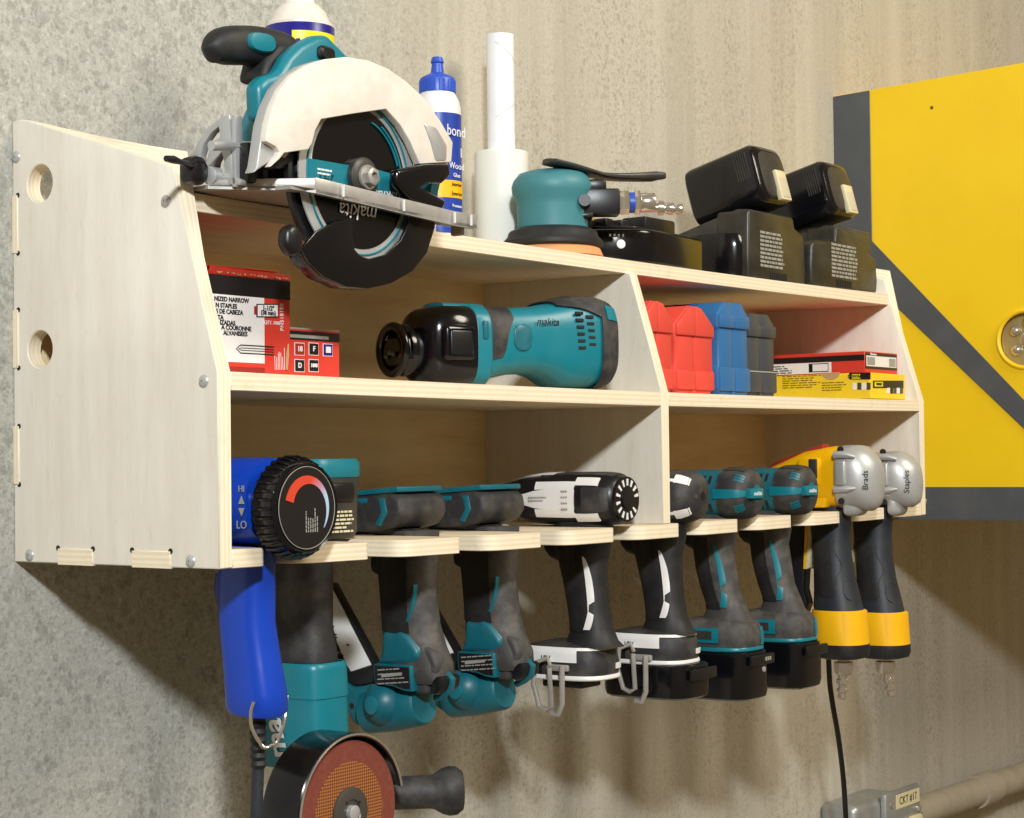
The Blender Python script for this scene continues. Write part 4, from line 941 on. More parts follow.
pg = at(236, 596, X=x-.01); b = B(); b.loft([(at(228, 572, X=x), X, Y, .013, .010, 2.6), (at(227, 590, X=x), X, Y, .013, .012, 2.6), (at(232, 615, X=x), X, Y, .012, .010, 2.6)], 20); obj('trigger', b, 'navy', gr)
c0 = at(258, 712, X=x)
b = B(); zz_ = [c0.z-.004*i for i in range(15)]
b.loft([(Vector((c0.x, c0.y, c0.z-.004*i)), X, Y, (.0095 if i % 2 else .0075)-(.0001*i), (.0095 if i % 2 else .0075)-.0001*i, 2) for i in range(15)], 18); obj('strain_relief', b, 'rubber', hg)
c1 = at(258, 770, X=x)
b = B(); b.tube([Vector(q) for q in smooth_path([(c0.x, c0.y, c0.z-.05), tuple(c1), tuple(at(257, 800, X=x)), tuple(at(255, 840, X=x)), tuple(at(250, 900, X=x))], 5)], .0062, 14); obj('cord', b, 'rubber_blue', hg)
b = B(); b.tube([Vector(q) for q in smooth_path([tuple(p) for p in (at(254, 702, X=x-.026), at(251, 712, X=x-.027), at(252, 728, X=x-.024), at(263, 747, X=x-.01), at(272, 745, X=x), at(277, 742, X=x+.004), at(284, 722, X=x+.008), at(287, 696, X=x+.024))], 4)], .0017, 8); obj('hanging_wire', b, 'chrome', hg)

# angle grinder in the second slot
x = SX[1]; z0 = tb(1)
ag = thing('angle_grinder', 'teal and black angle grinder hanging head-down beside the blue heat gun', 'angle grinder', (x, -.19, z0))
b = B(); 
bt_s = [(Vector((x, -.172, z)), X, Y, a, c_, 4.5) for z, a, c_ in ((z0, .040, .056), (z0+.008, .043, .060), (z0+.060, .043, .062), (z0+.066, .043, .062))]
b.loft(bt_s, 40); ab = obj('battery_case', b, 'charcoal', ag)
b = B(); b.loft([(Vector((x, -.172, z)), X, Y, a, c_, 4.5) for z, a, c_ in ((z0+.066, .044, .063), (z0+.068, .0445, .064), (z0+.081, .0445, .064), (z0+.086, .042, .061))], 40); obj('battery_cap', b, 'teal', ag)
b = B(); b.box((x-.015, -.2370, z0+.040), (x+.02, -.2300, z0+.060), .003); obj('battery_latch', b, 'black', ab)
b = B(); bars(b, (x-.028, -.2336, z0+.028), X, Z, .05, 6, .0042, .0022, -Y, .4, 8); obj('rating_print', b, 'cream', ab)
secs = [(Vector((x, y, z)), X, Y, a, c_, 3) for z, y, a, c_ in ((z0+.002, -.172, .023, .040), (-.03, -.170, .0235, .042), (-.08, -.170, .0235, .041), (-.108, -.172, .027, .044), (-.122, -.173, .026, .042))]
b = B(); b.loft(secs, 36); obj('rubber_grip', b, 'rubber_dusty', ag)
ts = [(Vector((x, y, z)), X, Y, a, c_, 4) for z, y, a, c_ in ((-.112, -.172, .0285, .043), (-.118, -.173, .032, .0475), (-.15, -.174, .033, .0485), (-.20, -.174, .034, .050), (-.224, -.173, .034, .050), (-.231, -.173, .031, .046))]
ts = [(c_[0], *c_[1:]) for c_ in ts]
b = B(); b.loft(ts[2:], 36)
zt_ = -.15
b.patch(ts, .6, 2.05, -PI, PI, .0012, 8, 40); mt_ = obj('motor_housing', b, 'teal', ag)
lettering('makita', at(264, 726, X=x-.0350)+Vector((-.0005, -.012, .012)), (0, .25, .97), (0, .97, -.25), .036, 'ink_white', mt_, shear=.2, bold=.0008)
b = B(); b.loft([(Vector((x, y, z)), X, Y, a, c_, 3) for z, y, a, c_ in ((-.228, -.175, .033, .051), (-.255, -.175, .036, .055), (-.30, -.178, .034, .052), (-.32, -.178, .028, .045))], 36); obj('gear_head', b, 'offwhite', ag)
yq = -.262; dcn = at(347, 812, Y=yq); rd = .0745
b = B(); b.lathe([(rd, 0), (rd, .003)], dcn, (0, -1, 0), 64); dk = obj('grinding_disc', b, 'disc_red', ag)
b = B(); b.lathe([(.053, .003), (.053, .0036)], dcn, (0, -1, 0), 48); obj('disc_mesh', b, 'disc_mesh', dk)
b = B(); b.lathe([(.0265, .0034), (.0265, .006), (.022, .0075), (.014, .0078), (.0125, .006)], dcn, (0, -1, 0), 36); nut = obj('flange_nut', b, 'dark_steel', ag)
b = B(); b.lathe([(.008, .0), (.008, .011), (.006, .012)], dcn, (0, -1, 0), 20); obj('spindle', b, 'silver', nut)
b = B()
for a in (.7, .7+PI/2*1, .7+PI, .7+1.5*PI): b.lathe([(.0018, .0), (.0018, .0009)], dcn+Vector((.0145*math.cos(a), -.0072, .0145*math.sin(a))), (0, -1, 0), 10)
obj('nut_hole', b, 'ink', nut)
# guard: curved skirt with rolled lip and back wall
t = bmesh.new(); n_ = 40; A0_, A1_ = math.radians(12), math.radians(240); prof_ = [(.030, .046), (.080, .046), (.0825, .042), (.0825, -.006), (.0805, -.0085), (.0785, -.007), (.0805, -.003), (.0805, .042), (.030, .0435)]
rings = []
for i in range(n_+1):
    a = A0_+(A1_-A0_)*i/n_; d = Vector((math.cos(a), 0, math.sin(a))); rings.append([t.verts.new(dcn+d*r+Y*yy) for r, yy in prof_])
for p, q in zip(rings, rings[1:]):
    for j in range(len(prof_)): t.faces.new((p[j], q[j], q[(j+1) % len(prof_)], p[(j+1) % len(prof_)]))
t.faces.new(rings[0]); t.faces.new(rings[-1]); b = B(); b.join(t); gd = obj('disc_guard', b, 'black_gloss', ag)
b = B(); b.tube([dcn+Vector((.0812*math.cos(A0_+(A1_-A0_)*i/40), -.0088, .0812*math.sin(A0_+(A1_-A0_)*i/40))) for i in range(41)], .0014, 8); obj('guard_lip', b, 'chrome', gd)
h0 = at(400, 786, Y=-.205); hv = Vector((.72, -.69, .0)).normalized()
b = B(); h0 = Vector((x+.058, -.178, at(440, 785, Y=-.23).z)); b.lathe([(.014, 0), (.018, .006), (.0185, .085), (.0185, .098), (.0195, .104), (.025, .113), (.0275, .121), (.027, .129), (.022, .136), (.004, .138)], h0, hv, 32); obj('side_handle', b, 'rubber_dusty', ag)

# two head-down teal saws
def head_saw(i, label, dy=0.0):
    x = SX[i]; z0 = tb(i)
    t = thing('cordless_saw', label, 'cordless saw', (x, -.19, z0), (0, 0, 0), 'teal saws hanging head-down')
    p = lambda px, py, Xp=x: at(px, py, X=Xp)
    yc = -.175+dy
    df = dy+.026
    # foot (battery mount) on the board
    out = [(-.100, .012), (-.100, .036), (-.235, .046), (-.247, .040), (-.250, .022), (-.238, .008), (-.21, .002), (-.125, .0)]
    out = [(yy+df, z0+.002+zz_) for yy, zz_ in out]
    b = B(); b.prism([(x-.043, yy, zz_) for yy, zz_ in out], (.086, 0, 0), bev=.006, seg=3)
    b.loft([(Vector((x, -.185+df, z0+zz_)), X, Y, a, c_, 3) for zz_, a, c_ in ((.0, .026, .045), (.006, .030, .05))], 28)
    ft = obj('battery_foot', b, 'rubber_dusty', t)
    b = B(); b.prism([(x-.041, yy, zz_) for yy, zz_ in [(-.100+df, z0+.0385), (-.100+df, z0+.0445), (-.243+df, z0+.055), (-.243+df, z0+.0485)]], (.082, 0, 0), bev=.002)
    b.prism([(x-.0445, yy, zz_) for yy, zz_ in [(-.105+df, z0+.008), (-.105+df, z0+.024), (-.150+df, z0+.026), (-.156+df, z0+.010)]], (.006, 0, 0), bev=.001)
    b.prism([(x-.0445, yy, zz_) for yy, zz_ in [(-.212+df, z0+.012), (-.221+df, z0+.026), (-.217+df, z0+.042), (-.226+df, z0+.042), (-.230+df, z0+.026), (-.220+df, z0+.010)]], (.006, 0, 0), bev=.001)
    b.prism([(x-.044, yy, zz_) for yy, zz_ in [(-.11+df, z0+.0305), (-.11+df, z0+.037), (-.20+df, z0+.042), (-.20+df, z0+.036)]], (.004, 0, 0), bev=.001)
    obj('foot_rail', b, 'teal_dusty', ft)
    b = B(); b.loft([(Vector((x-.043-k, -.185+df, z0+.033)), Y, Z, .0085*s, .0055*s, 2) for k, s in ((-.003, 1), (.0012, 1), (.0016, .8))], 18); obj('foot_button', b, 'charcoal', ft)
    b = B(); b.lathe([(.024, -.004), (.022, .002), (.012, .004)], (x-.028, -.225+df, z0+.0), (0, 0, 1), 24) if False else None
    dl = Vector((x-SX[2], dy, 0))
    def w7(a, c, off):      # outlines of this kind of saw, taken on the plane of the third slot and carried along the rack
        return at(330+.2321*a, 550+.2321*c, X=SX[2]+off)+dl
    # grip
    gs = [(Vector((x, y+dy, z)), X, Y, a, c_, 2.6) for y, z, a, c_ in ((-.196, z0+.004, .0235, .042), (-.198, -.02, .0225, .038), (-.199, -.055, .0225, .035), (-.202, -.085, .0235, .035), (-.206, -.110, .025, .039), (-.212, -.130, .027, .043), (-.214, -.145, .027, .042), (-.214, -.152, .024, .038))]
    b = B(); b.loft(gs, 36)
    b.prism([w7(a, c, -.020) for a, c in ((395, 400), (440, 440), (462, 500), (452, 540), (418, 545), (416, 625), (355, 625), (340, 500))], (.034, 0, 0), bev=.006, seg=3)
    gp_ = obj('grip', b, 'rubber_grey', t)
    b = B(); b.patch(gs, .1, 3.4, 2.0, PI+.30, .0012, 12, 10); obj('grip_inset', b, 'rubber', gp_)
    b = B(); b.prism([w7(a, c, -.028) for a, c in ((218, 345), (262, 362), (300, 342), (335, 372), (372, 425), (384, 460), (352, 498), (190, 495), (214, 448))], (.056, 0, 0), bev=.007, seg=3)
    obj('grip_saddle', b, 'teal_dusty', gp_)
    b = B(); b.prism([w7(a, c, -.0240) for a, c in ((300, 345), (328, 290), (345, 230), (352, 150), (362, 150), (356, 235), (340, 300), (314, 360))], (.01, 0, 0), bev=.002); obj('grip_line', b, 'teal_dusty', gp_)
    b = B(); b.loft([(Vector((x, yy+dy, zz_)), X, Z, .012, .014*s, 2.5) for yy, zz_, s in ((-.152, -.018, .9), (-.160, -.019, 1), (-.175, -.020, 1))], 20); obj('trigger', b, 'black', gp_)
    # label plate on the head
    lp_ = ((184, 488), (346, 498), (352, 615), (312, 608), (268, 590), (188, 577))
    b = B(); b.prism([w7(a, c, -.032) for a, c in lp_], (.048, 0, 0), bev=.003); hm = obj('head_mount', b, 'teal_dusty', t)
    b = B(); b.prism([w7(a, c, -.0325) for a, c in ((192, 497), (338, 506), (343, 600), (314, 597), (270, 579), (195, 568))], (.002, 0, 0)); pl_ = obj('rating_plate', b, 'black_card', hm)
    e7 = w7(290, 530, -.0328)-w7(225, 534, -.0328); u7 = Vector((0, e7.z, -e7.y)).normalized(); u7 = u7 if u7.z > 0 else -u7; e7.normalize()
    b = B(); bars(b, w7(205, 520, -.0327), e7, u7, .052, 2, .005, .0014, -X, .4, i); bars(b, w7(205, 560, -.0327), e7, u7, .052, 2, .005, .0014, -X, .3, i+4)
    b.prism([w7(a, c, -.0327) for a, c in ((222, 535), (310, 527), (310, 540), (222, 549))], (-.0005, 0, 0)); obj('plate_print', b, 'ink_grey', pl_)
    # nose socket and clip
    b = B(); b.prism([w7(a, c, -.018) for a, c in ((430, 542), (482, 548), (478, 600), (452, 628), (430, 622))], (.036, 0, 0), bev=.004); nz = obj('nose_socket', b, 'black', t)
    b = B(); b.tube([w7(a, c, .0) for a, c in ((425, 540), (470, 525), (505, 535), (528, 558), (520, 598), (490, 622), (455, 640))], .0042, 8); obj('nose_clip', b, 'teal_dusty', nz)
    # motor barrel, round cap, gear case
    p0, p1 = w7(160, 700, .0), w7(405, 662, .0); ax7 = (p1-p0).normalized(); v7 = ax7.cross(X)
    L7 = (p1-p0).length
    b = B(); b.loft([(p0+ax7*(L7*f), X, v7, r, r, 2.2) for f, r in ((0, .020), (.06, .025), (.5, .0265), (.95, .0245), (1.0, .0215))], 32)
    c7 = w7(243, 658, -.012); b.sphere(c7, .0262, (1.05, 1, 1), 30)
    gh = obj('motor_head', b, 'teal_dusty', t)
    b = B(); b.lathe([(.0105, 0), (.0105, .0018), (.009, .0022)], c7-X*.0262, (-1, .12, 0), 24); obj('cap_disc', b, 'teal', gh)
    b = B(); b.prism([w7(a, c, -.010) for a, c in ((50, 565), (90, 592), (188, 580), (200, 700), (206, 764), (150, 775), (97, 746), (70, 690), (45, 640))], (.024, 0, 0), bev=.004, seg=3); gb = obj('gear_case', b, 'teal_dusty', t)
    for a, c in ((95, 672), (150, 675), (133, 732)):
        b = B(); b.lathe([(.0036, 0), (.0036, .0006)], w7(a, c, -.0098), (-1, 0, 0), 14); obj('bolt_hole', b, 'ink', gb)
    # saw base plate leaning back towards the wall, black edge and foot
    b = B(); b.prism([w7(a, c, .0) for a, c in ((-30, 175), (4, 152), (186, 492), (84, 526), (30, 400))], (.003, 0, 0), bev=.0006); sp_ = obj('base_plate', b, 'white', t)
    b = B(); b.prism([w7(a, c, -.002) for a, c in ((-4, 140), (8, 146), (196, 494), (184, 504))], (.012, 0, 0), bev=.001)
    b.prism([w7(a, c, -.003) for a, c in ((84, 526), (188, 494), (192, 572), (84, 596), (45, 545), (20, 470), (30, 440))], (.016, 0, 0), bev=.002)
    b.prism([w7(a, c, -.001) for a, c in ((-32, 172), (-26, 168), (36, 440), (22, 440))], (.010, 0, 0), bev=.001); obj('plate_edge', b, 'black', sp_)
    for a, c in ((5, 325), (15, 360), (18, 372), (70, 405), (45, 450)):
        b = B(); b.prism([w7(a, c, -.0003), w7(a+14, c+2, -.0003), w7(a+12, c+8, -.0003), w7(a+1, c+6, -.0003)], (-.0004, 0, 0)); obj('scratch_mark', b, 'ink', sp_)
    return t
head_saw(2, 'teal cordless saw hanging head-down third from the left, just right of the angle grinder')
head_saw(3, 'teal cordless saw hanging head-down left of the white-trimmed drivers', 0)

# impact drivers: one builder, look given by colours
def driver(i, label, group, dy, style, battery, clip):
    x = SX[i]; z0 = tb(i)
    t = thing('impact_driver', label, 'impact driver', (x, -.23+dy, z0), (0, 0, 0), group)
    zc = z0+.0335
    wht = style == 'white'; kz = 1.0 if i == 4 else .965 if i == 5 else .945; fd = (.021, .012, .003, .003)[i-4]
    if wht:
        prof_ = ((-.055, .010, .010, 2), (-.095, .011, .011, 2), (-.096, .016, .017, 2), (-.125, .022, .0235, 2.2), (-.150, .030, .0295, 2.4), (-.180, .0345, .0325, 2.6), (-.23, .036, .0333, 2.6), (-.268, .0355, .0333, 2.4), (-.284, .033, .032, 2.3), (-.293, .028, .0275, 2.2), (-.296, .023, .022, 2)) if i == 4 else ((-.055, .010, .010, 2), (-.095, .011, .011, 2), (-.096, .016, .017, 2), (-.125, .022, .0235, 2.2), (-.150, .030, .0295, 2.4), (-.180, .0345, .0325, 2.6), (-.23, .037, .0333, 2.6), (-.262, .037, .0340, 2.5), (-.280, .034, .033, 2.4), (-.292, .027, .028, 2.3), (-.298, .016, .018, 2.1), (-.300, .006, .006, 2))
    else:
        prof_ = ((-.055, .010, .010, 2), (-.095, .011, .011, 2), (-.096, .018, .019, 2), (-.12, .026, .028, 2.2), (-.15, .033, .0325, 2.4), (-.20, .036, .0333, 2.6), (-.245, .0375, .0335, 2.4), (-.268, .0375, .0345, 2.3), (-.282, .034, .033, 2.2), (-.290, .025, .026, 2), (-.293, .012, .012, 2))
    bs = [(Vector((x, y+dy, zc)), X, Z, a, c_, n_) for y, a, c_, n_ in prof_]
    b = B(); b.loft(bs[2:], 44); bd_ = obj('motor_housing', b, 'black' if wht else 'teal_dusty', t)
    b = B(); b.loft(bs[:3], 24); obj('nose', b, 'dark_steel', t)
    if wht and i == 4:
        b = B(); b.patch(bs, 3.6, 6.3, lambda q: PI+.05+.36*(q-3.6)/2.7, lambda q: PI-.05-.36*(q-3.6)/2.7, .0016, 10, 10)
        b.patch(bs, 6.3, 7.4, PI-.46, PI-.86, .0016, 4, 4); b.patch(bs, 6.3, 7.4, PI+.46, PI+.86, .0016, 4, 4); b.patch(bs, 5.0, 6.3, PI-.28, PI-.62, .0016, 4, 4); b.patch(bs, 5.0, 6.3, PI+.28, PI+.62, .0016, 4, 4)
        wp_ = obj('side_panel', b, 'white', bd_)
        b = B()
        for k in range(4):
            for m_ in range(3): b.box((x-.0385, -.223+dy-.0035*m_, zc-.013+.0075*k), (x-.0372, -.2252+dy-.0035*m_, zc-.011+.0075*k))
        bars(b, (x-.0375, -.172+dy, zc+.002), -Y, Z, .03, 2, .004, .0016, -X, .3, 4); obj('vent_mark', b, 'ink_grey', wp_)
        b = B(); b.patch(bs, 3.0, 5.4, 1.5, 2.05, .0018, 8, 6); obj('top_panel', b, 'white', bd_)
        b = B(); b.patch(bs, 5.0, 8.2, .9, 2.05, .0014, 8, 10); b.patch(bs, 6.6, 8.6, PI-.40, PI+.40, .0022, 6, 8); obj('rear_overmould', b, 'rubber_dusty', bd_)
        b = B(); yb = -.2965+dy
        b.lathe([(.028, -.004), (.0285, .001), (.0125, .0015), (.0125, .003), (.010, .0035)], (x, yb, zc), (0, -1, 0), 40); cp = obj('fan_cap', b, 'black', t)
        b = B()
        for k in range(13):
            a = math.radians(-40+k*260/12+60) if False else 2*PI*k/14+.2; d = Vector((math.cos(a), 0, math.sin(a))); e = Vector((-d.z, 0, d.x)); c_ = Vector((x, yb-.0012, zc))
            b.prism([c_+d*.017-e*.0013, c_+d*.0255-e*.002, c_+d*.0255+e*.002, c_+d*.017+e*.0013], (0, -.0008, 0))
        obj('fan_slot', b, 'white', cp)
    elif wht:
        b = B(); b.patch(bs, 4.0, 9.6, PI-.5, PI+.5, .0012, 10, 10); b.patch(bs, 4.0, 9.9, .35, 2.0, .0012, 10, 12); b.patch(bs, 7.0, 10.99, -PI, PI, .0016, 12, 40); obj('rear_overmould', b, 'rubber_dusty', bd_)
        b = B(); b.patch(bs, 4, 8.9, PI-.52, PI-.66, .0022, 8, 3); b.patch(bs, 4, 8.9, PI+.52, PI+.66, .0022, 8, 3); b.patch(bs, 7.7, 9.2, PI-.48, PI-.9, .0024, 4, 6); b.patch(bs, 7.7, 9.2, PI+.48, PI+.9, .0024, 4, 6)
        sp_ = obj('white_stripe', b, 'white', bd_)
        b = B(); b.lathe([(.0035, 0), (.003, .001)], (x-.016, -.2985+dy, zc), (-.5, -.85, 0), 16); obj('cap_screw', b, 'dark_steel', bd_)
    else:
        b = B(); b.patch(bs, 6.2, 10, -PI, PI, .0018, 10, 44); cap = obj('rear_cap', b, 'rubber_dusty', bd_)
        for a in (PI-.62, PI+.62, .62, -.62):
            b = B()
            for k in range(3): b.patch(bs, 7.5, 8.6, a-.07+.13*(k-1)-.0, a+.03+.13*(k-1), .0026, 3, 2, .002)
            obj('cap_vent', b, 'teal_dusty', cap)
        b = B(); b.patch(bs, 6.0, 9.2, PI-.13, PI+.13, .0028, 6, 4); b.box((x-.026, -.2985+dy, zc-.007), (x+.010, -.285+dy, zc+.007), .002); lb_ = obj('cap_label', b, 'teal', cap)
        lettering('makita', (x-.008, -.2988+dy, zc), X, Z, .0085, 'ink_white', lb_, shear=.2)
        b = B()
        for k in range(5):
            for sgn in (1, -1): b.patch(bs, 4.9+.22*k, 5.0+.22*k, PI-sgn*.35, PI-sgn*.75, .0006, 2, 4)
        obj('side_vent', b, 'ink', bd_)
        b = B(); b.patch(bs, 6.4, 8.2, 1.0, 2.1, .0030, 6, 8); obj('top_bumper', b, 'charcoal', cap)
    # grip
    gy, gk = (0, 1) if wht else (.008, .86)
    gs = [(Vector((x, y+dy, z)), X, Y, a, c_, 2.4) for y, z, a, c_ in ((-.232+gy, z0+.010, .0235, .042*gk), (-.230+gy, -.008*kz, .0225, .040*gk), (-.231+gy, -.030*kz, .0220, .033*gk), (-.235+gy, -.060*kz, .0220, .0285), (-.239+gy*.7, -.090*kz, .0220, .0265), (-.243, -.115*kz, .0230, .0270), (-.243, -.130*kz, .0270, .033), (-.240, -.137*kz, .032, .044))]
    b = B(); b.loft(gs, 36); gp_ = obj('grip', b, 'rubber' if wht else 'rubber_grey', t)
    b = B(); b.patch(gs, 1.2, 5.2, PI+.05, PI/2+.35, .0012, 10, 8); obj('finger_grip', b, 'rubber', gp_)
    acc = 'white' if wht else 'teal'
    b = B(); b.patch(gs, 1.7, 5.0, lambda q: PI+.30+.10*math.sin((q-1.7)*1.0)-(.0 if q < 4.1 else .25*(q-4.1)), lambda q: PI+.34+.42*max(0, math.sin((q-1.7)/3.3*PI))**.8-(.28 if 3.75 < q < 4.15 else 0), .0024, 22, 5); obj('grip_accent', b, acc, gp_)
    b = B(); b.loft([(Vector((x, y+dy, z)), X, Z, .010, c_, 2.6) for y, z, c_ in ((-.176, -.004, .016), (-.182, -.006, .021), (-.196, -.008, .024), (-.21, -.008, .022))], 24); obj('trigger', b, 'black', gp_)
    # foot
    fs = [(Vector((x, -.229+dy+fd+o, z*kz)), X, Y, a, c_, 3.2) for z, o, a, c_ in ((-.131, -.010, .026, .036), (-.137, -.002, .037, .055), (-.144, 0, .0405, .060), (-.158, 0, .0425, .0625), (-.170, 0, .0415, .062), (-.175, 0, .040, .060))]
    b = B(); b.loft(fs, 44); ft = obj('battery_foot', b, 'rubber_dusty' if wht else 'rubber_grey', t)
    b = B(); b.loft([(Vector((x, -.229+dy+fd, z*kz)), X, Y, a, c_, 3.2) for z, a, c_ in ((-.172, .0425, .0628), (-.1735, .0432, .0636), (-.1765, .0432, .0636), (-.178, .042, .062))], 44)
    if wht: b.patch(fs, 1.0, 2.8, PI-1.1, PI+.45, .0022, 5, 16); b.patch(fs, 1.0, 1.5, PI+.45, PI*1.5+.4, .0016, 3, 12); b.patch(fs, 3.0, 3.6, PI*1.5+.1, PI*1.5+.45, .002, 3, 3)
    else: b.patch(fs, 2.0, 3.6, PI-1.2, PI+.25, .0024, 5, 16); b.patch(fs, 2.0, 4.0, PI*1.5+.15, PI*1.5+.4, .002, 3, 3)
    tr = obj('foot_trim', b, acc, ft)
    b = B()
    if wht: lettering('18V', (x-.0453, -.222+dy+fd, -.151*kz), -Y, Z, .010, 'ink', tr); b.patch(fs, 3.0, 4.2, PI-1.1, PI-.1, .0012, 3, 8); obj('foot_recess', b, 'black', ft)
    else:
        b.patch(fs, 2.3, 3.2, PI-1.0, PI+.12, .0032, 2, 8); obj('panel_line', b, 'charcoal', tr)
    if clip:
        b = B(); xx = x-.0455; y0 = -.222+dy+fd
        def strap(o, top, bot): 
            b.tube([Vector((xx-o*.0, y0-.008, top-.01)), Vector((xx-.004-o*.1, y0-.006, top)), Vector((xx-.010, y0+.008, top-.006)), Vector((xx-.012, y0+.010, (top+bot)/2)), Vector((xx-.011, y0+.002, bot+.004)), Vector((xx-.010, y0-.008, bot)), Vector((xx-.010, y0-.016, bot+.004)), Vector((xx-.008, y0-.012, top-.012))], .0032, 8)
        strap(0, -.150*kz, -.214*kz); b.tube([Vector((xx-.009, y0-.032, -.158)), Vector((xx-.011, y0-.033, -.205)), Vector((xx-.010, y0-.026, -.219)), Vector((xx-.010, y0-.016, -.218))], .0036, 8)
        b.box((xx-.0035, y0-.036, -.166), (xx+.003, y0-.004, -.158), .002)
        obj('belt_clip', b, 'steel', t)
    if battery:
        # a battery clicked into the foot
        bx = .024 if i > 5 else 0
        q = [(Vector((x, -.231+dy+.006, z*kz)), X, Y, a, c_, 4.2) for z, a, c_ in ((-.1775, .039, .062), (-.180, .0425, .066), (-.198, .0435, .067), (-.214-bx, .0435, .067), (-.222-bx, .042, .065), (-.225-bx, .038, .060))]
        b = B(); b.loft(q, 44); bt_ = obj('battery_pack', b, 'black_gloss', t)
        yb = -.292+dy
        b = B(); b.box((x-.030, yb-.0065, -.198*kz), (x+.034, yb, -.183*kz), .002); obj('battery_latch', b, 'black', bt_)
        if i == 6:
            for k in range(3): b = B(); b.box((x+.006+.006*k, yb-.0073, -.1925*kz), (x+.0095+.006*k, yb-.0062, -.187*kz)); obj('gauge_light', b, 'ink_grey', bt_)
            b = B(); b.lathe([(.0045, 0), (.004, .0012)], (x+.013, yb-.0001, -.2055*kz), (0, -1, 0), 16); obj('gauge_button', b, 'ink_grey', bt_)
    else:
        b = B(); b.box((x-.022, -.262+dy+fd, -.190), (x+.022, -.20+dy+fd, -.1775), .003); obj('terminal_block', b, 'black', ft)
    return t
driver(4, 'white-panelled impact driver left of the plywood divider, no battery, steel belt clip', 'impact drivers with white trim', 0, 'white', False, True)
driver(5, 'white-striped impact driver just right of the plywood divider, battery fitted, belt clip', 'impact drivers with white trim', -.016, 'white', True, True)
driver(6, 'teal-trimmed impact driver with battery beside the white-striped driver', 'impact drivers with teal trim', -.018, 'teal', True, False)
driver(7, 'teal-trimmed impact driver with battery beside the yellow air nailers', 'impact drivers with teal trim', -.022, 'teal', True, False)

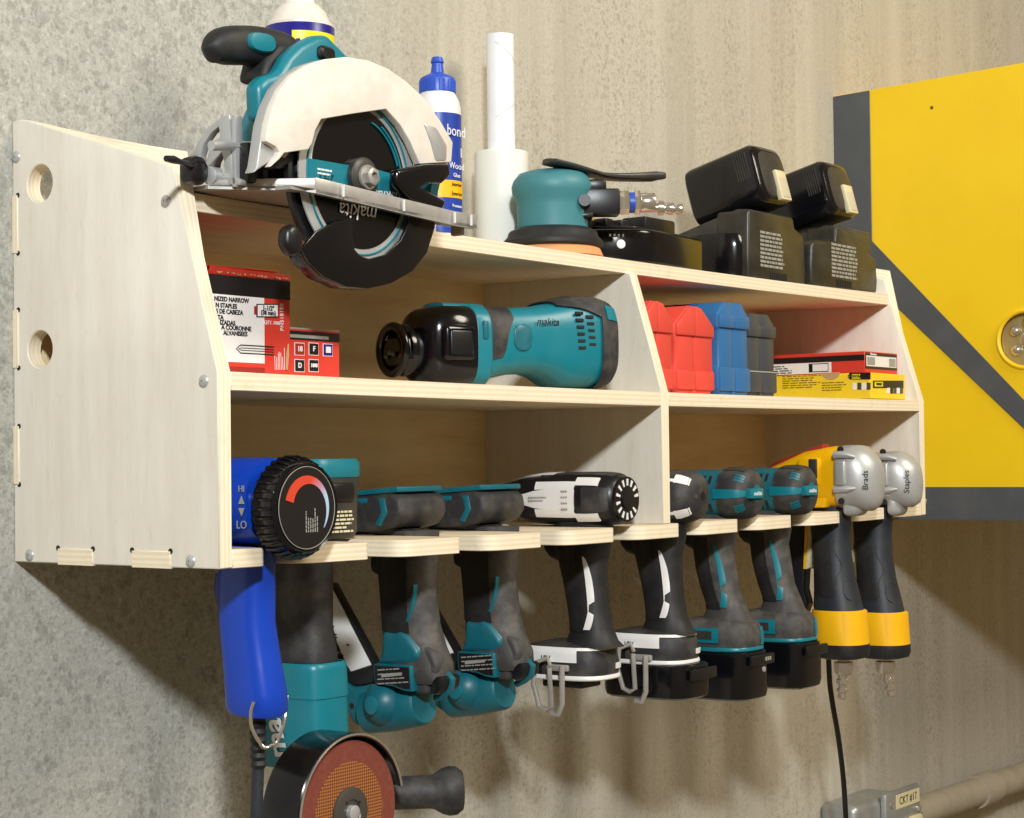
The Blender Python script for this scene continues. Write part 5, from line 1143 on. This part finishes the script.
# air nailers
def nailer(i, label, word, dy, zoff, dh, dz, kc=1.0):
    x = SX[i]; z0 = tb(i)
    t = thing('air_nailer', label, 'air nailer', (x, -.27+dy, z0), (0, 0, 0), 'yellow air nailers')
    zc = z0+.0005+.049*kc
    hs = [(Vector((x, y+dh, zc+o)), X, Z, a*kc, c_*kc, n_) for y, o, a, c_, n_ in ((-.13, -.012, .020, .020, 3), (-.17, -.008, .026, .030, 3), (-.215, -.002, .033, .042, 3), (-.262, 0, .037, .0475, 2.8), (-.279, 0, .037, .047, 2.8))]
    b = B(); b.loft(hs, 40); b.box((x-.040, -.252+dh, zc-.012), (x-.030, -.215+dh, zc+.03), .004); b.box((x-.039, -.262+dh, zc-.046*kc), (x-.02, -.20+dh, zc-.03), .004); hb = obj('nailer_body', b, 'yellow', t)
    b = B(); b.box((x-.0412, -.249+dh, zc-.002), (x-.039, -.235+dh, zc+.028), .0015); obj('vent_grille', b, 'charcoal', hb)
    b = B(); b.prism([(x-.012, yy+dh, zc+zz_) for yy, zz_ in ((-.245, .043), (-.245, .051), (-.17, .027), (-.15, .016), (-.15, .010))], (.024, 0, 0), bev=.002); obj('top_cover', b, 'red_dark', hb)
    b = B(); b.box((x-.030, -.25+dh, zc-.0482*kc), (x+.030, -.17+dh, zc-.036), .004); obj('under_bumper', b, 'rubber', hb)
    cs = [(Vector((x, y+dh, zc+o)), X, Z, a*kc, c_*kc, n_) for y, o, a, c_, n_ in ((-.277, .000, .041, .0475, 3.0), (-.280, 0, .042, .0485, 2.9), (-.297, -.000, .042, .0488, 2.7), (-.310, -.002, .039, .049, 2.5), (-.320, -.006, .033, .045, 2.4), (-.330, -.008, .024, .036, 2.2), (-.335, -.009, .012, .022, 2))]
    b = B(); b.loft(cs, 44)
    b.prism([(x-.032, -.299, zc-.060), (x+.024, -.299, zc-.060), (x+.018, -.308+dh, zc-.056), (x-.022, -.310+dh, zc-.058)], (0, 0, .04), bev=.010, seg=4)
    b.box((x-.0455*kc, -.298+dh, zc-.012), (x-.034, -.279+dh, zc+.026), .004, 3)
    for zz_ in (-.018, .034): b.tube([Vector((x-.041*kc, -.278+dh, zc+zz_)), Vector((x-.040*kc, -.298+dh, zc+zz_)), Vector((x-.036*kc, -.310+dh, zc+zz_*.9))], [.006, .0055, .003], 10)
    cap = obj('exhaust_cap', b, 'cast', t)
    for zz_ in (-.036, .042): b = B(); b.lathe([(.005, 0), (.005, .002)], (x-.0385*kc, -.288+dh, zc+zz_), (-1, -.1, .0), 14); obj('cap_screw', b, 'ink', cap)
    pt = sp(lerp_sec(cs, 4.35), PI-.03); dn = sp(lerp_sec(cs, 4.6), PI-.03)-sp(lerp_sec(cs, 4.1), PI-.03)
    uv_ = Vector((-dn.x, -dn.y, 0)).normalized(); nn = Vector((-uv_.y, uv_.x, 0))
    lettering(word, pt+nn*.0006, Vector((0, 0, 1)), uv_, .0130, 'ink', cap, shear=.1)
    # grip
    gs = [(Vector((x, y+dy, z+dz)), X, (Y+Z*.06).normalized(), a, c_, 2.5) for y, z, a, c_ in ((-.268, z0+.015-dz, .0232, .034), (-.268, -.015, .0232, .030), (-.270, -.045, .0255, .0285), (-.273, -.08, .028, .0300), (-.277, -.110, .031, .0335), (-.279, -.132, .0335, .0365), (-.281, -.138, .0335, .0365))]
    b = B(); b.loft(gs, 40); gp_ = obj('grip', b, 'rubber_blue', t)
    b = B(); b.patch(gs, 1.5, 4.2, PI-.7, PI+.25, .001, 14, 10); obj('grip_texture', b, 'rubber', gp_)
    b = B()
    qq = [(1.4, PI+.45), (2.0, PI+.50), (2.6, PI+.85), (3.2, PI+.45), (4.0, PI+.35)]
    b.tube([Vector(v) for v in smooth_path([tuple(sp((lambda s_: s_[:3]+(s_[3]+.0004, s_[4]+.0004, s_[5]))(lerp_sec(gs, q_)), a)) for q_, a in qq], 5)], .0008, 6)
    qq = [(3.4, PI+1.6), (3.2, PI+1.2), (3.4, PI+.85), (3.9, PI+.75), (4.3, PI+1.0), (4.35, PI+1.6)]
    b.tube([Vector(v) for v in smooth_path([tuple(sp((lambda s_: s_[:3]+(s_[3]+.0004, s_[4]+.0004, s_[5]))(lerp_sec(gs, q_)), a)) for q_, a in qq], 5)], .0008, 6)
    obj('grip_seam', b, 'rubber_dusty', gp_)
    b = B(); b.loft([(Vector((x, -.2795+dy, -.135+dz)), X, Y, .0355, .039, 2.5), (Vector((x, -.281+dy, -.137+dz)), X, Y, .0368, .0402, 2.5), (Vector((x, -.283+dy, -.186+dz)), X, Y, .0375, .041, 2.5)], 40); obj('yellow_band', b, 'yellow_band', t)
    b = B(); b.loft([(Vector((x, -.283+dy, z+dz)), X, Y, a, c_, 2.5) for z, a, c_ in ((-.186, .0378, .0413), (-.200, .0378, .0413), (-.206, .035, .039), (-.209, .025, .028))], 40); obj('end_cap', b, 'rubber', t)
    fx = Vector((x, -.286+dy, -.207+dz))
    b = B(); b.lathe([(.009, 0), (.009, .006), (.0155, .007), (.0155, .019), (.013, .024), (.010, .027)], fx, (0, 0, -1), 8 if i == 8 else 20)
    pd = Vector((-.02, .05, -1)) if i == 8 else Vector((.08, -.12, -1))
    b.lathe([(.008, .024), (.0075, .032), (.0095, .034), (.0095, .040), (.006, .042), (.006, .046), (.0085, .048), (.0085, .052), (.006, .054), (.0065, .062), (.0045, .064)], fx, pd, 20)
    obj('air_plug', b, 'chrome', t)
    b = B(); b.loft([(Vector((x, y+dy, z)), X, Z, .009, .015, 2.5) for y, z in ((-.222, -.004), (-.232, -.006), (-.245, -.006))], 20); obj('trigger', b, 'black', t)
    # magazine hanging nearer the wall
    b = B(); b.prism([(x-.012, y+dy, z) for y, z in ((-.188, .02), (-.236, .02), (-.226, -.105), (-.232, -.128), (-.222, -.150), (-.178, -.146))], (.024, 0, 0), bev=.003); mg = obj('magazine', b, 'black', t)
    b = B(); b.prism([(x-.013, y+dy, z) for y, z in ((-.2365, .016), (-.246, .012), (-.2375, -.072), (-.231, -.075))], (.026, 0, 0), bev=.001); obj('magazine_rail', b, 'cream', mg)
    b = B(); b.prism([(x-.0145, y+dy, z) for y, z in ((-.2335, .016), (-.2385, .016), (-.232, -.074), (-.228, -.074))], (.003, 0, 0)); b.box((x-.0135, -.204+dy, -.140), (x-.011, -.186+dy, -.105)); obj('magazine_stripe', b, 'yellow_band', mg)
    return t
nailer(8, 'yellow air nailer with silver cap marked Brads, second from the right end', 'Brads', .002, 0, -.016, 0)
nailer(9, 'yellow air nailer with silver cap marked Staples, rightmost in the rack', 'Staples', .006, 0, -.010, -.014, .88)

# black cord dropping to the outlet box
cp = [(1.50, -.13, .012), (1.50, -.13, -.05)] 
pc = [at(829, 668, Y=-.15), at(832, 700, Y=-.15), at(838, 735, Y=-.145), at(843, 775, Y=-.135), at(845, 805, Y=-.12)]
pc[-1] = at(845.5, 812, Y=-.135)
pp = smooth_path([(pc[0].x-.004, -.15, -.03), (pc[0].x-.002, -.15, -.10)]+[tuple(p) for p in pc]+[tuple(at(847, 850, Y=-.132)), tuple(at(848, 890, Y=-.13))], 6)
cd_ = thing('power_cord', 'black power cord hanging from behind the air nailers down in front of the outlet box', 'cord', pp[0])
b = B(); b.tube([Vector(p) for p in pp], .0045, 12); obj('cable', b, 'black', cd_)
b = B(); q = Vector(pp[-1]); b.loft([(q+Z*.004, X, Y, .007, .007, 2), (q-Z*.012, X, Y, .013, .010, 3), (q-Z*.045, X, Y, .014, .011, 3.5)], 20); obj('plug', b, 'black', cd_)
